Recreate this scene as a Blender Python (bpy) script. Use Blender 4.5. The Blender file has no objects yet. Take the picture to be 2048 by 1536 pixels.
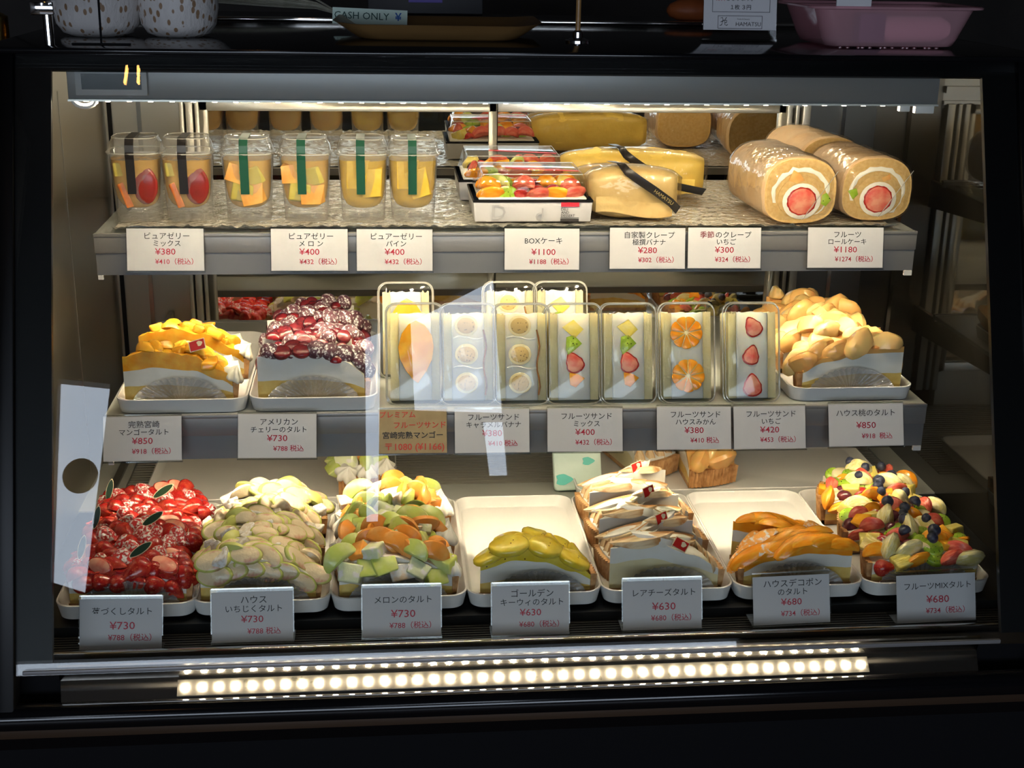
import bpy, bmesh, math, random
from math import sin, cos, pi, radians as RAD
from mathutils import Vector, Matrix, Euler, noise
from mathutils.geometry import tessellate_polygon

sc = bpy.context.scene
COL = sc.collection

# ------------------------------------------------------------------ camera
FPX = 2700.0                      # focal length in pixels of the 2048 x 1536 frame
CAM = Vector((0.0, 0.0, 1.25))
_yaw, _pit, _rol = RAD(5.7), RAD(18.3), RAD(1.0)
_F = Vector((sin(_yaw) * cos(_pit), cos(_yaw) * cos(_pit), -sin(_pit)))
_R0 = _F.cross(Vector((0, 0, 1))).normalized()
_U0 = _R0.cross(_F)
_R = cos(_rol) * _R0 + sin(_rol) * _U0
_U = -sin(_rol) * _R0 + cos(_rol) * _U0
cd = bpy.data.cameras.new('camera')
cd.sensor_width = 36.0
cd.lens = FPX / 2048 * 36.0
cd.clip_start = 0.02
cam = bpy.data.objects.new('camera', cd)
COL.objects.link(cam)
cam.matrix_world = Matrix(((_R.x, _U.x, -_F.x, CAM.x), (_R.y, _U.y, -_F.y, CAM.y), (_R.z, _U.z, -_F.z, CAM.z), (0, 0, 0, 1)))
sc.camera = cam


def at(x, y, X=None, Y=None, Z=None):
    """the point of the place seen at pixel x, y on a plane of constant X, Y or Z"""
    d = _R * ((x - 1024) / FPX) - _U * ((y - 768) / FPX) + _F
    if Y is not None:
        t = (Y - CAM.y) / d.y
    elif Z is not None:
        t = (Z - CAM.z) / d.z
    else:
        t = (X - CAM.x) / d.x
    return CAM + d * t


# ------------------------------------------------------------------ world, exposure
w = bpy.data.worlds.new('sky')
sc.world = w
w.use_nodes = True
bg = w.node_tree.nodes['Background']
bg.inputs[0].default_value = (0.72, 0.83, 1.0, 1)
bg.inputs[1].default_value = 6.5
vs = sc.view_settings
vs.view_transform = 'Standard'
vs.look = 'None'
vs.gamma = 1.0
vs.exposure = 0.0
vs.use_curve_mapping = False
cy = sc.cycles
cy.use_denoising = True
cy.max_bounces = 10
cy.diffuse_bounces = 4
cy.glossy_bounces = 5
cy.transmission_bounces = 6
cy.transparent_max_bounces = 24
cy.caustics_reflective = True
cy.caustics_refractive = False
cy.sample_clamp_indirect = 4.0
cy.sample_clamp_direct = 0.0
cy.blur_glossy = 0.6
LED_TOP, LED_MID, LED_LOW, LED_TROUGH = 1050.0, 1300.0, 780.0, 850.0
LED_COL = (1.0, 0.82, 0.56)


# ------------------------------------------------------------------ materials
MATS = {}


def nodes(name):
    m = bpy.data.materials.new(name)
    m.use_nodes = True
    nt = m.node_tree
    for n in list(nt.nodes):
        nt.nodes.remove(n)
    out = nt.nodes.new('ShaderNodeOutputMaterial')
    MATS[name] = m
    return m, nt, out


def c4(c):
    return (c[0], c[1], c[2], 1)


def mat(name, col, rough=0.5, metal=0.0, ior=1.45, var=None, dust=None, bump=None, seeds=None, coat=0.0, emit=None, sss=0.0, stretch=None, trans=0.0):
    """var=(colour2, scale, low, high); dust=(amount, scale); bump=(scale, strength, distance); seeds=(colour, scale, size)"""
    m, nt, out = nodes(name)
    p = nt.nodes.new('ShaderNodeBsdfPrincipled')
    nt.links.new(p.outputs[0], out.inputs[0])
    p.inputs['Base Color'].default_value = c4(col)
    p.inputs['Roughness'].default_value = rough
    p.inputs['Metallic'].default_value = metal
    p.inputs['IOR'].default_value = ior
    p.inputs['Coat Weight'].default_value = coat
    p.inputs['Coat Roughness'].default_value = 0.08
    if trans:
        p.inputs['Transmission Weight'].default_value = trans
    if sss:
        p.inputs['Subsurface Weight'].default_value = sss
        p.inputs['Subsurface Scale'].default_value = 0.004 if sss < .5 else 0.10
        p.inputs['Subsurface Radius'].default_value = (1.0, 0.8, 0.55) if sss >= .5 else (1.0, .5, .3)
    tc = nt.nodes.new('ShaderNodeTexCoord')
    co = tc.outputs['Object']
    if stretch:
        mp = nt.nodes.new('ShaderNodeMapping')
        mp.inputs['Scale'].default_value = stretch
        nt.links.new(co, mp.inputs[0])
        co = mp.outputs[0]
    cur = None

    def noi(scale, detail=3.0):
        n = nt.nodes.new('ShaderNodeTexNoise')
        n.inputs['Scale'].default_value = scale
        n.inputs['Detail'].default_value = detail
        nt.links.new(co, n.inputs['Vector'])
        return n.outputs['Fac']

    def ramp(src, lo, hi):
        r = nt.nodes.new('ShaderNodeMapRange')
        r.inputs[1].default_value = lo
        r.inputs[2].default_value = hi
        nt.links.new(src, r.inputs[0])
        return r.outputs[0]

    def mix(fac, a, b):
        x = nt.nodes.new('ShaderNodeMix')
        x.data_type = 'RGBA'
        nt.links.new(fac, x.inputs[0])
        if a is None:
            x.inputs[6].default_value = c4(col)
        else:
            nt.links.new(a, x.inputs[6])
        x.inputs[7].default_value = c4(b)
        return x.outputs[2]

    if var:
        cur = mix(ramp(noi(var[1]), var[2], var[3]), cur, var[0])
    if seeds:
        v = nt.nodes.new('ShaderNodeTexVoronoi')
        v.inputs['Scale'].default_value = seeds[1]
        nt.links.new(co, v.inputs['Vector'])
        cur = mix(ramp(v.outputs['Distance'], seeds[2] * 1.2, seeds[2]), cur, seeds[0])
    if dust:
        f = ramp(noi(dust[1], 6.0), 0.62 - dust[0] * 0.3, 0.72 - dust[0] * 0.3)
        cur = mix(f, cur, (0.86, 0.83, 0.80))
        rr = nt.nodes.new('ShaderNodeMapRange')
        rr.inputs[3].default_value = rough
        rr.inputs[4].default_value = 0.85
        nt.links.new(f, rr.inputs[0])
        nt.links.new(rr.outputs[0], p.inputs['Roughness'])
    if cur is not None:
        nt.links.new(cur, p.inputs['Base Color'])
    if bump:
        b = nt.nodes.new('ShaderNodeBump')
        b.inputs['Strength'].default_value = bump[1]
        b.inputs['Distance'].default_value = bump[2] if len(bump) > 2 else 0.002
        nt.links.new(noi(bump[0], 4.0), b.inputs['Height'])
        nt.links.new(b.outputs[0], p.inputs['Normal'])
    if emit:
        p.inputs['Emission Color'].default_value = c4(emit[0])
        p.inputs['Emission Strength'].default_value = emit[1]
    return m


def clear(name, tint=(1, 1, 1), base=0.045, grow=0.75, rough=0.03, power=4.0, bump=None, milk=0.0, milkcol=(1, 1, 1)):
    """thin clear sheet: what is behind shows through, the surface reflects more at grazing angles"""
    m, nt, out = nodes(name)
    tr = nt.nodes.new('ShaderNodeBsdfTransparent')
    tr.inputs[0].default_value = c4(tint)
    gl = nt.nodes.new('ShaderNodeBsdfGlossy')
    gl.inputs['Roughness'].default_value = rough
    lw = nt.nodes.new('ShaderNodeLayerWeight')
    lw.inputs[0].default_value = 0.5
    pw = nt.nodes.new('ShaderNodeMath')
    pw.operation = 'POWER'
    pw.inputs[1].default_value = power
    nt.links.new(lw.outputs['Facing'], pw.inputs[0])
    ma = nt.nodes.new('ShaderNodeMath')
    ma.operation = 'MULTIPLY_ADD'
    ma.inputs[1].default_value = grow
    ma.inputs[2].default_value = base
    nt.links.new(pw.outputs[0], ma.inputs[0])
    mx = nt.nodes.new('ShaderNodeMixShader')
    nt.links.new(ma.outputs[0], mx.inputs[0])
    src = tr.outputs[0]
    if milk:
        df = nt.nodes.new('ShaderNodeBsdfDiffuse')
        df.inputs[0].default_value = c4(milkcol)
        m2 = nt.nodes.new('ShaderNodeMixShader')
        m2.inputs[0].default_value = milk
        nt.links.new(tr.outputs[0], m2.inputs[1])
        nt.links.new(df.outputs[0], m2.inputs[2])
        src = m2.outputs[0]
    nt.links.new(src, mx.inputs[1])
    nt.links.new(gl.outputs[0], mx.inputs[2])
    if bump:
        tc = nt.nodes.new('ShaderNodeTexCoord')
        n = nt.nodes.new('ShaderNodeTexNoise')
        n.inputs['Scale'].default_value = bump[0]
        nt.links.new(tc.outputs['Object'], n.inputs['Vector'])
        b = nt.nodes.new('ShaderNodeBump')
        b.inputs['Strength'].default_value = bump[1]
        b.inputs['Distance'].default_value = 0.003
        nt.links.new(n.outputs[0], b.inputs['Height'])
        nt.links.new(b.outputs[0], gl.inputs['Normal'])
    nt.links.new(mx.outputs[0], out.inputs[0])
    return m


def lamp_mat(name, col, strength):
    m, nt, out = nodes(name)
    e = nt.nodes.new('ShaderNodeEmission')
    e.inputs[0].default_value = c4(col)
    e.inputs[1].default_value = strength
    nt.links.new(e.outputs[0], out.inputs[0])
    return m


# setting and case
mat('floor_wood', (0.16, 0.10, 0.06), 0.3, var=((0.10, 0.06, 0.035), 3.0, .3, .7), stretch=(1, 8, 1))
mat('wall_dark', (0.035, 0.028, 0.024), 0.7, var=((0.02, 0.016, 0.014), 6.0, .3, .7))
mat('ceiling_dark', (0.05, 0.045, 0.04), 0.8, var=((0.04, 0.035, 0.03), 4.0, .3, .7))
mat('black_gloss', (0.004, 0.004, 0.005), 0.12, bump=(300, 0.02, .0005))
mat('black_frit', (0.0025, 0.0025, 0.003), 0.35, ior=1.3, bump=(500, 0.02, .0005))
mat('black_matte', (0.003, 0.003, 0.004), 0.7, ior=1.25, bump=(400, .1, .001))
mat('black_rib', (0.006, 0.006, 0.006), 0.4, bump=(200, .1, .001))
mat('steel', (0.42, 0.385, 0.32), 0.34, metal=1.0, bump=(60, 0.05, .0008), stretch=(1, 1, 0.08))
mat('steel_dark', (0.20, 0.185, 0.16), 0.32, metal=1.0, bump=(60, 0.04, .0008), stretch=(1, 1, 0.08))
mat('steel_smooth', (0.66, 0.64, 0.60), 0.12, metal=1.0, bump=(40, 0.02, .0008))
mat('chrome', (0.75, 0.75, 0.76), 0.08, metal=1.0, bump=(100, 0.02, .0003))
mat('aluminium', (0.60, 0.58, 0.52), 0.35, metal=0.75, bump=(90, 0.04, .0006))
mat('rail_grey', (0.28, 0.27, 0.27), 0.38, metal=0.35, bump=(200, 0.03, .0005))
mat('flap_grey', (0.20, 0.20, 0.205), 0.35, metal=0.3, bump=(200, 0.03, .0005))
mat('header_grey', (0.27, 0.262, 0.258), 0.35, metal=0.35, bump=(150, 0.03, .0005))
mat('mirror', (0.80, 0.78, 0.72), 0.015, metal=1.0, bump=(4, 0.01, .0003))
mat('side_glass', (0.012, 0.011, 0.009), 0.03, ior=1.75, bump=(3, 0.01, .0003))
mat('panel_cream', (0.60, 0.58, 0.50), 0.4, bump=(80, 0.03, .0006))
mat('deck_grey', (0.45, 0.46, 0.43), 0.3, metal=0.3, bump=(80, 0.03, .0006))
mat('lcd', (0.012, 0.016, 0.018), 0.15, bump=(100, 0.01, .0003))
mat('grey_plastic', (0.36, 0.36, 0.36), 0.4, bump=(100, 0.02, .0003))
mat('white_plastic', (0.75, 0.74, 0.72), 0.35, bump=(100, 0.02, .0003))
clear('front_glass', (0.97, 0.985, 0.975), base=0.040, grow=0.6, rough=0.0, power=5.0)
clear('shelf_glass', (0.85, 0.88, 0.86), base=0.06, grow=0.6, rough=0.02, milk=.35, milkcol=(.6, .62, .6))
mat('foil', (0.90, 0.86, 0.76), 0.13, metal=0.65, bump=(95, 1.0, .012))
mat('pcb', (0.07, 0.068, 0.06), 0.45, bump=(200, 0.05, .0005), var=((0.04, .038, .03), 120, .62, .66))
lamp_mat('led_top', LED_COL, LED_TOP)
lamp_mat('led_rear_fill', LED_COL, 520.0)
lamp_mat('led_mid', LED_COL, LED_MID)
lamp_mat('led_low', LED_COL, LED_LOW)
lamp_mat('led_trough', LED_COL, LED_TROUGH)
mat('wood_strip', (0.06, 0.035, 0.02), 0.4, var=((0.035, 0.02, 0.012), 10, .35, .65), stretch=(.1, 1, 1))
# crockery, packaging
mat('melamine', (0.72, 0.71, 0.69), 0.16, bump=(120, 0.02, .0005))
clear('pack_clear', (0.985, 0.985, 0.975), base=0.05, grow=0.6, rough=0.06, power=3.0)
clear('pack_rim', (0.93, 0.93, 0.90), base=0.16, grow=0.7, rough=0.10, power=2.0, milk=.35, milkcol=(.9, .88, .82))
clear('film', (0.99, 0.99, 0.985), base=0.02, grow=0.5, rough=0.1, power=3.0)
clear('wrap', (0.97, 0.965, 0.95), base=0.05, grow=0.55, rough=0.12, power=2.0, bump=(60, .8))
clear('acrylic', (0.96, 0.965, 0.96), base=0.05, grow=0.6, rough=0.02, power=3.0)
clear('acrylic_edge', (0.90, 0.90, 0.86), base=0.28, grow=0.6, rough=0.1, power=2.0)
clear('cup_plastic', (0.97, 0.965, 0.95), base=0.07, grow=0.7, rough=0.07, power=2.2, milk=.06)
clear('foil_cup', (0.88, 0.89, 0.90), base=.22, grow=.6, rough=.16, power=2.0, milk=.42, milkcol=(.55, .56, .58), bump=(120, .6))
mat('card', (0.56, 0.555, 0.57), 0.55, bump=(200, 0.02, .0003))
mat('card_brown', (0.42, 0.31, 0.16), 0.6, var=((0.36, 0.26, 0.13), 60, .35, .65))
mat('ink_black', (0.02, 0.018, 0.02), 0.5, bump=(100, 0.01, .0003))
mat('ink_dark_red', (0.20, 0.02, 0.03), 0.5, bump=(100, 0.01, .0003))
mat('ink_red', (0.45, 0.02, 0.045), 0.5, bump=(100, 0.01, .0003))
mat('ink_vermilion', (0.60, 0.06, 0.03), 0.5, bump=(100, 0.01, .0003))
mat('ribbon_black', (0.012, 0.010, 0.010), 0.3, bump=(200, 0.05, .0005))
mat('ribbon_green', (0.008, 0.055, 0.032), 0.3, bump=(200, 0.05, .0005))
mat('gold_ink', (0.45, 0.33, 0.12), 0.4, metal=.4, bump=(100, 0.01, .0003))
mat('grey_print', (0.33, 0.33, 0.34), 0.5, bump=(100, 0.01, .0003))
mat('box_grey', (0.50, 0.50, 0.52), 0.5, bump=(200, 0.02, .0003))
mat('red_tape', (0.55, 0.03, 0.05), 0.3, bump=(200, 0.02, .0003))
mat('leaf_plaque', (0.014, 0.035, 0.016), 0.3, bump=(300, 0.05, .0003))
mat('gold_edge', (0.75, 0.62, 0.40), 0.4, bump=(300, 0.02, .0003))
mat('red_plaque', (0.45, 0.02, 0.015), 0.25, bump=(300, 0.02, .0003))
# pastry
mat('crust', (0.56, 0.30, 0.12), 0.65, var=((0.33, 0.15, 0.05), 90, .42, .66), bump=(160, .6, .002))
mat('crust_pale', (0.62, 0.36, 0.16), 0.65, var=((0.42, 0.21, 0.08), 90, .42, .66), bump=(160, .6, .002))
mat('cream', (0.84, 0.80, 0.68), 0.45, var=((0.80, 0.74, 0.58), 60, .4, .7), bump=(120, .25, .0015))
mat('cream_white', (0.84, 0.82, 0.76), 0.42, var=((0.80, 0.77, 0.68), 60, .4, .7), bump=(120, .2, .0015))
mat('custard', (0.80, 0.58, 0.17), 0.5, var=((0.72, 0.46, 0.10), 80, .4, .65), bump=(150, .3, .0015))
mat('cheese', (0.86, 0.76, 0.48), 0.5, var=((0.82, 0.70, 0.38), 60, .4, .7), bump=(120, .15, .001))
mat('sponge', (0.78, 0.52, 0.22), 0.8, var=((0.70, 0.44, 0.16), 200, .4, .6), bump=(350, .5, .0015))
mat('roll_skin', (0.80, 0.58, 0.36), 0.6, var=((0.72, 0.45, 0.22), 25, .35, .7), bump=(150, .3, .0015))
mat('roll_sponge', (0.60, 0.40, 0.165), 0.8, var=((0.54, 0.34, 0.12), 220, .4, .6), bump=(350, .5, .0015))
mat('sandwich_cream', (0.95, 0.90, 0.73), 0.45, sss=.85, bump=(120, .2, .0015))
mat('bread', (0.88, 0.73, 0.36), 0.75, sss=.8, var=((0.80, 0.64, 0.28), 40, .4, .7), bump=(300, .5, .0015))
mat('bread_white', (0.86, 0.80, 0.62), 0.8, bump=(200, .8, .003))
mat('crepe', (0.54, 0.38, 0.15), 0.5, var=((0.42, 0.26, 0.075), 35, .5, .75), bump=(60, .5, .003))
mat('crepe_yellow', (0.86, 0.60, 0.12), 0.5, var=((0.78, 0.50, 0.08), 30, .45, .75), bump=(60, .5, .003))
mat('toasted', (0.84, 0.66, 0.40), 0.5, var=((0.46, 0.22, 0.07), 60, .42, .64), bump=(120, .15, .001), stretch=(.18, 2.2, 1.5))
# fruit
mat('mango', (0.85, 0.36, 0.018), 0.22, var=((0.92, 0.50, 0.05), 70, .38, .66), bump=(110, .35, .002), coat=.3, sss=.15)
mat('cherry', (0.055, 0.008, 0.014), 0.16, var=((0.22, 0.014, 0.02), 45, .42, .68), coat=.4, bump=(200, .08, .001))
mat('cherry_cut', (0.17, 0.018, 0.022), 0.22, var=((0.09, 0.012, 0.02), 90, .35, .65), bump=(220, .3, .0015))
mat('cherry_dusted', (0.10, 0.035, 0.05), 0.4, dust=(.30, 300), bump=(200, .2, .001))
mat('peach', (0.78, 0.44, 0.14), 0.2, var=((0.78, 0.32, 0.10), 40, .48, .72), coat=.3, bump=(60, .15, .002), sss=.2)
mat('peach_pale', (0.80, 0.55, 0.21), 0.25, var=((0.80, 0.46, 0.17), 40, .4, .7), coat=.2, bump=(60, .15, .002), sss=.2)
mat('strawberry', (0.36, 0.012, 0.012), 0.2, var=((0.55, 0.06, 0.03), 90, .45, .7), seeds=((0.62, 0.22, 0.06), 420, .16), coat=.4, bump=(260, .35, .0015))
mat('strawberry_cut', (0.80, 0.36, 0.24), 0.3, var=((0.72, 0.10, 0.07), 60, .4, .62), bump=(160, .3, .0015))
mat('strawberry_dusted', (0.50, 0.03, 0.03), 0.3, dust=(.5, 320), bump=(260, .35, .0015))
mat('fig', (0.84, 0.68, 0.44), 0.22, var=((0.66, 0.26, 0.19), 60, .52, .68), bump=(170, .4, .002), coat=.3)
mat('fig_skin', (0.62, 0.64, 0.17), 0.25, var=((0.42, 0.20, 0.13), 40, .54, .70), bump=(120, .25, .0015), coat=.3)
mat('fig_dusted', (0.70, 0.62, 0.50), 0.4, dust=(.60, 160), bump=(170, .4, .002))
mat('melon_orange', (0.90, 0.34, 0.055), 0.25, var=((0.92, 0.46, 0.14), 60, .4, .68), bump=(120, .3, .0015), coat=.2, sss=.15)
mat('melon_green', (0.60, 0.70, 0.16), 0.25, var=((0.74, 0.78, 0.36), 60, .4, .68), bump=(120, .3, .0015), coat=.2, sss=.15)
mat('melon_dusted', (0.84, 0.62, 0.40), 0.5, dust=(.75, 60), bump=(160, .4, .002))
mat('melon_pale', (0.76, 0.80, 0.50), 0.4, dust=(.5, 90), bump=(160, .4, .002))
mat('kiwi_gold', (0.74, 0.55, 0.035), 0.14, var=((0.82, 0.66, 0.10), 60, .4, .68), seeds=((0.10, 0.05, 0.01), 110, .09), coat=.5, bump=(120, .3, .002), sss=.15)
mat('kiwi', (0.28, 0.45, 0.03), 0.2, var=((0.42, 0.56, 0.08), 90, .4, .68), seeds=((0.02, 0.02, 0.01), 260, .17), coat=.3, bump=(160, .3, .0015))
mat('orange', (0.92, 0.31, 0.012), 0.2, var=((0.94, 0.43, 0.04), 110, .42, .66), coat=.3, sss=.2, bump=(200, .22, .0012), stretch=(.5, 2.5, 1))
mat('orange_dusted', (0.90, 0.38, 0.06), 0.3, dust=(.38, 130), bump=(220, .4, .0015))
mat('grapefruit', (0.66, 0.09, 0.06), 0.22, var=((0.78, 0.22, 0.14), 130, .42, .66), coat=.3, bump=(240, .45, .0015), stretch=(.5, 2.5, 1))
mat('pineapple', (0.84, 0.66, 0.10), 0.3, var=((0.86, 0.74, 0.26), 120, .4, .66), bump=(220, .5, .0015), stretch=(.6, 2.4, 1))
mat('pomelo', (0.78, 0.66, 0.24), 0.25, var=((0.86, 0.78, 0.46), 130, .4, .62), coat=.3, bump=(240, .6, .002), stretch=(.5, 2.5, 1))
mat('banana', (0.80, 0.70, 0.42), 0.45, var=((0.72, 0.58, 0.28), 60, .45, .7), bump=(160, .3, .0015))
mat('banana_core', (0.60, 0.42, 0.16), 0.45, seeds=((0.16, 0.10, 0.04), 320, .2), bump=(160, .3, .0015))
mat('blueberry', (0.020, 0.024, 0.048), 0.35, var=((0.06, 0.07, 0.11), 130, .4, .7), bump=(160, .2, .001))
mat('grape', (0.085, 0.016, 0.028), 0.12, var=((0.17, 0.035, 0.04), 70, .4, .7), coat=.4, bump=(100, .05, .001))
mat('caramel', (0.33, 0.13, 0.03), 0.35, bump=(160, .4, .0015))
mat('jelly_amber', (0.50, 0.28, 0.05), 0.1, var=((0.58, 0.34, 0.08), 40, .4, .68), trans=.18, ior=1.34, bump=(60, .05, .001))
mat('jelly_peach', (0.60, 0.34, 0.085), 0.1, var=((0.58, 0.40, 0.11), 40, .4, .68), trans=.18, ior=1.34, bump=(60, .05, .001))
mat('jelly_yellow', (0.56, 0.35, 0.03), 0.1, var=((0.62, 0.41, 0.06), 40, .4, .68), trans=.18, ior=1.34, bump=(60, .05, .001))
mat('grape_red', (0.18, 0.02, 0.014), 0.2, var=((0.22, 0.015, 0.015), 50, .4, .7), bump=(100, .1, .001))
mat('melon_jelly', (0.55, 0.25, 0.05), 0.25, bump=(100, .2, .001), var=((.58, .34, .09), 60, .4, .7))
mat('melon_light', (0.42, 0.34, 0.07), 0.25, bump=(100, .2, .001), var=((.46, .40, .12), 60, .4, .7))
mat('pine_jelly', (0.55, 0.36, 0.035), 0.25, bump=(150, .3, .001), var=((.60, .41, .06), 90, .4, .7))
mat('red_apple', (0.55, 0.14, 0.03), 0.25, bump=(100, .1, .001), var=((.68, .26, .05), 60, .4, .7))
# counter things
mat('net_white', (0.58, 0.55, 0.53), 0.5, seeds=((0.26, 0.16, 0.09), 135, .27), bump=(160, .6, .003), stretch=(1, 1, .55))
mat('raffia', (0.72, 0.70, 0.58), 0.6, var=((0.55, 0.53, 0.42), 80, .4, .6), bump=(200, .3, .001))
mat('tray_wood', (0.36, 0.20, 0.07), 0.35, var=((0.25, 0.13, 0.042), 14, .35, .65), stretch=(.25, 2, 2), bump=(80, .1, .001))
mat('paper_mint', (0.55, 0.68, 0.60), 0.6, bump=(100, .02, .0005))
mat('ink_green', (0.01, 0.06, 0.05), 0.5, bump=(100, .02, .0005))
mat('pen_blue', (0.02, 0.10, 0.35), 0.5, bump=(100, .02, .0005))
mat('violet', (0.20, 0.16, 0.55), 0.5, bump=(100, .02, .0005))
mat('slate', (0.045, 0.045, 0.05), 0.5, bump=(100, .02, .0005))
clear('basket_pink', (0.90, 0.58, 0.64), base=0.05, grow=0.5, rough=0.15, power=2.5, milk=.34, milkcol=(.90, .52, .58))
mat('purple_block', (0.085, 0.07, 0.20), 0.5, bump=(100, .02, .0005))
mat('white_cloth', (0.80, 0.76, 0.76), 0.8, bump=(100, .3, .002))
mat('orange_skin', (0.42, 0.11, 0.03), 0.5, bump=(80, .3, .002), var=((.33, .08, .02), 40, .4, .7))
mat('ice_pack', (0.62, 0.76, 0.68), 0.3, bump=(40, .3, .003))
mat('ice_print', (0.12, 0.55, 0.48), 0.4, bump=(40, .1, .001))
mat('wicker', (0.28, 0.20, 0.11), 0.6, bump=(160, .6, .003), stretch=(1, 1, 4), var=((.15, .10, .05), 60, .4, .6))
mat('jam', (0.06, 0.012, 0.012), 0.12, bump=(60, .05, .001))
mat('gold', (0.70, 0.50, 0.16), 0.25, metal=1.0, bump=(100, .03, .0005))
clear('bulb_glass', (1, .97, .92), base=.05, grow=.7, rough=.02)
lamp_mat('filament', (1.0, 0.42, 0.10), 60.0)


# ------------------------------------------------------------------ mesh helper
class MB:
    def __init__(s):
        s.v, s.f, s.k = [], [], []

    def add(s, verts, faces, k=0, M=None):
        b = len(s.v)
        for p in verts:
            p = Vector(p)
            s.v.append(M @ p if M else p)
        for f in faces:
            s.f.append([b + i for i in f])
            s.k.append(k)
        return s

    def box(s, lo, hi, k=0, M=None):
        x0, y0, z0 = lo
        x1, y1, z1 = hi
        return s.add([(x0, y0, z0), (x1, y0, z0), (x1, y1, z0), (x0, y1, z0), (x0, y0, z1), (x1, y0, z1), (x1, y1, z1), (x0, y1, z1)],
                     [(0, 3, 2, 1), (4, 5, 6, 7), (0, 1, 5, 4), (1, 2, 6, 5), (2, 3, 7, 6), (3, 0, 4, 7)], k, M)

    def hexa(s, p, k=0):
        """eight points: bottom ring then top ring"""
        return s.add(p, [(0, 3, 2, 1), (4, 5, 6, 7), (0, 1, 5, 4), (1, 2, 6, 5), (2, 3, 7, 6), (3, 0, 4, 7)], k)

    def prism(s, poly, y0, y1, k=0, M=None):
        """polygon in x, z pushed from y0 to y1"""
        n = len(poly)
        vs_ = [(x, y0, z) for x, z in poly] + [(x, y1, z) for x, z in poly]
        return s.add(vs_, [list(range(n)), list(range(2 * n - 1, n - 1, -1))] + [(i, i + n, (i + 1) % n + n, (i + 1) % n) for i in range(n)], k, M)

    def loft(s, rings, k=0, cap0=True, cap1=True, closed=True, M=None):
        n = len(rings[0])
        vs_ = [p for r in rings for p in r]
        fs = []
        for j in range(len(rings) - 1):
            for i in range(n if closed else n - 1):
                a, b = j * n + i, j * n + (i + 1) % n
                fs.append((a, b, b + n, a + n))
        if cap0:
            fs.append(list(range(n))[::-1])
        if cap1:
            fs.append([(len(rings) - 1) * n + i for i in range(n)])
        return s.add(vs_, fs, k, M)

    def lathe(s, prof, n=24, c=(0, 0, 0), k=0, M=None, cap0=True, cap1=True):
        return s.loft([[(c[0] + r * cos(2 * pi * i / n), c[1] + r * sin(2 * pi * i / n), c[2] + z) for i in range(n)] for r, z in prof], k, cap0, cap1, True, M)

    def tube(s, path, r, n=8, closed=False, k=0, M=None, flat=1.0):
        path = [Vector(p) for p in path]
        m = len(path)
        rings = []
        up = Vector((0.13, 0.21, 1)).normalized()
        for i in range(m):
            if closed:
                t = path[(i + 1) % m] - path[i - 1]
            else:
                t = path[min(i + 1, m - 1)] - path[max(i - 1, 0)]
            t.normalize()
            a = t.cross(up)
            if a.length < 1e-3:
                a = t.cross(Vector((1, 0, 0)))
            a.normalize()
            b = a.cross(t)
            rr = r[i] if isinstance(r, (list, tuple)) else r
            rings.append([path[i] + a * rr * cos(2 * pi * j / n) + b * rr * flat * sin(2 * pi * j / n) for j in range(n)])
        if closed:
            rings.append(rings[0])
        return s.loft(rings, k, not closed, not closed, True, M)

    def grid(s, nu, nv, fn, k=0, M=None):
        vs_ = [fn(i / nu, j / nv) for j in range(nv + 1) for i in range(nu + 1)]
        fs = [(j * (nu + 1) + i, j * (nu + 1) + i + 1, (j + 1) * (nu + 1) + i + 1, (j + 1) * (nu + 1) + i) for j in range(nv) for i in range(nu)]
        return s.add(vs_, fs, k, M)

    def mesh(s, name, mats, bevel=0.0, seg=2, angle=38, recalc=True, flat=False):
        me = bpy.data.meshes.new(name)
        me.from_pydata([tuple(p) for p in s.v], [], s.f)
        if isinstance(mats, str):
            mats = [mats]
        for m in mats:
            me.materials.append(MATS[m])
        me.polygons.foreach_set('material_index', s.k)
        if recalc or bevel:
            bm = bmesh.new()
            bm.from_mesh(me)
            bmesh.ops.remove_doubles(bm, verts=bm.verts, dist=1e-6)
            if recalc:
                bmesh.ops.recalc_face_normals(bm, faces=bm.faces)
            if bevel:
                es = [e for e in bm.edges if len(e.link_faces) == 2 and e.calc_face_angle(0) > RAD(30)]
                bmesh.ops.bevel(bm, geom=es, offset=bevel, segments=seg, profile=.5, affect='EDGES', clamp_overlap=True)
            bm.to_mesh(me)
            bm.free()
        if not flat:
            me.shade_smooth()
            me.set_sharp_from_angle(angle=RAD(angle))
        return me

    def build(s, name, mats, parent=None, **kw):
        return link(name, s.mesh(name, mats, **kw), parent)


def link(name, me, parent=None, loc=None, rot=None, scale=None):
    o = bpy.data.objects.new(name, me)
    COL.objects.link(o)
    if parent is not None:
        o.parent = parent
    if loc is not None:
        o.location = loc
    if rot is not None:
        o.rotation_euler = rot
    if scale is not None:
        o.scale = scale if hasattr(scale, '__len__') else (scale,) * 3
    return o


def tag(o, label, cat, group=None):
    o['label'] = label
    o['category'] = cat
    if group:
        o['group'] = group
    return o


def thing(name, label, cat, loc=(0, 0, 0), rot=(0, 0, 0), group=None):
    o = bpy.data.objects.new(name, None)
    o.empty_display_size = .02
    COL.objects.link(o)
    o.location = loc
    o.rotation_euler = rot
    return tag(o, label, cat, group)


def structure(o):
    o['kind'] = 'structure'
    return o


def rrect(w, h, r, n=6, cx=0.0, cy=0.0):
    """outline of a rounded rectangle"""
    out = []
    for qx, qy, a0 in ((1, 1, 0), (-1, 1, 90), (-1, -1, 180), (1, -1, 270)):
        for i in range(n + 1):
            a = RAD(a0 + 90 * i / n)
            out.append((cx + qx * (w / 2 - r) + r * cos(a), cy + qy * (h / 2 - r) + r * sin(a)))
    return out


_TXT = {}


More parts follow.
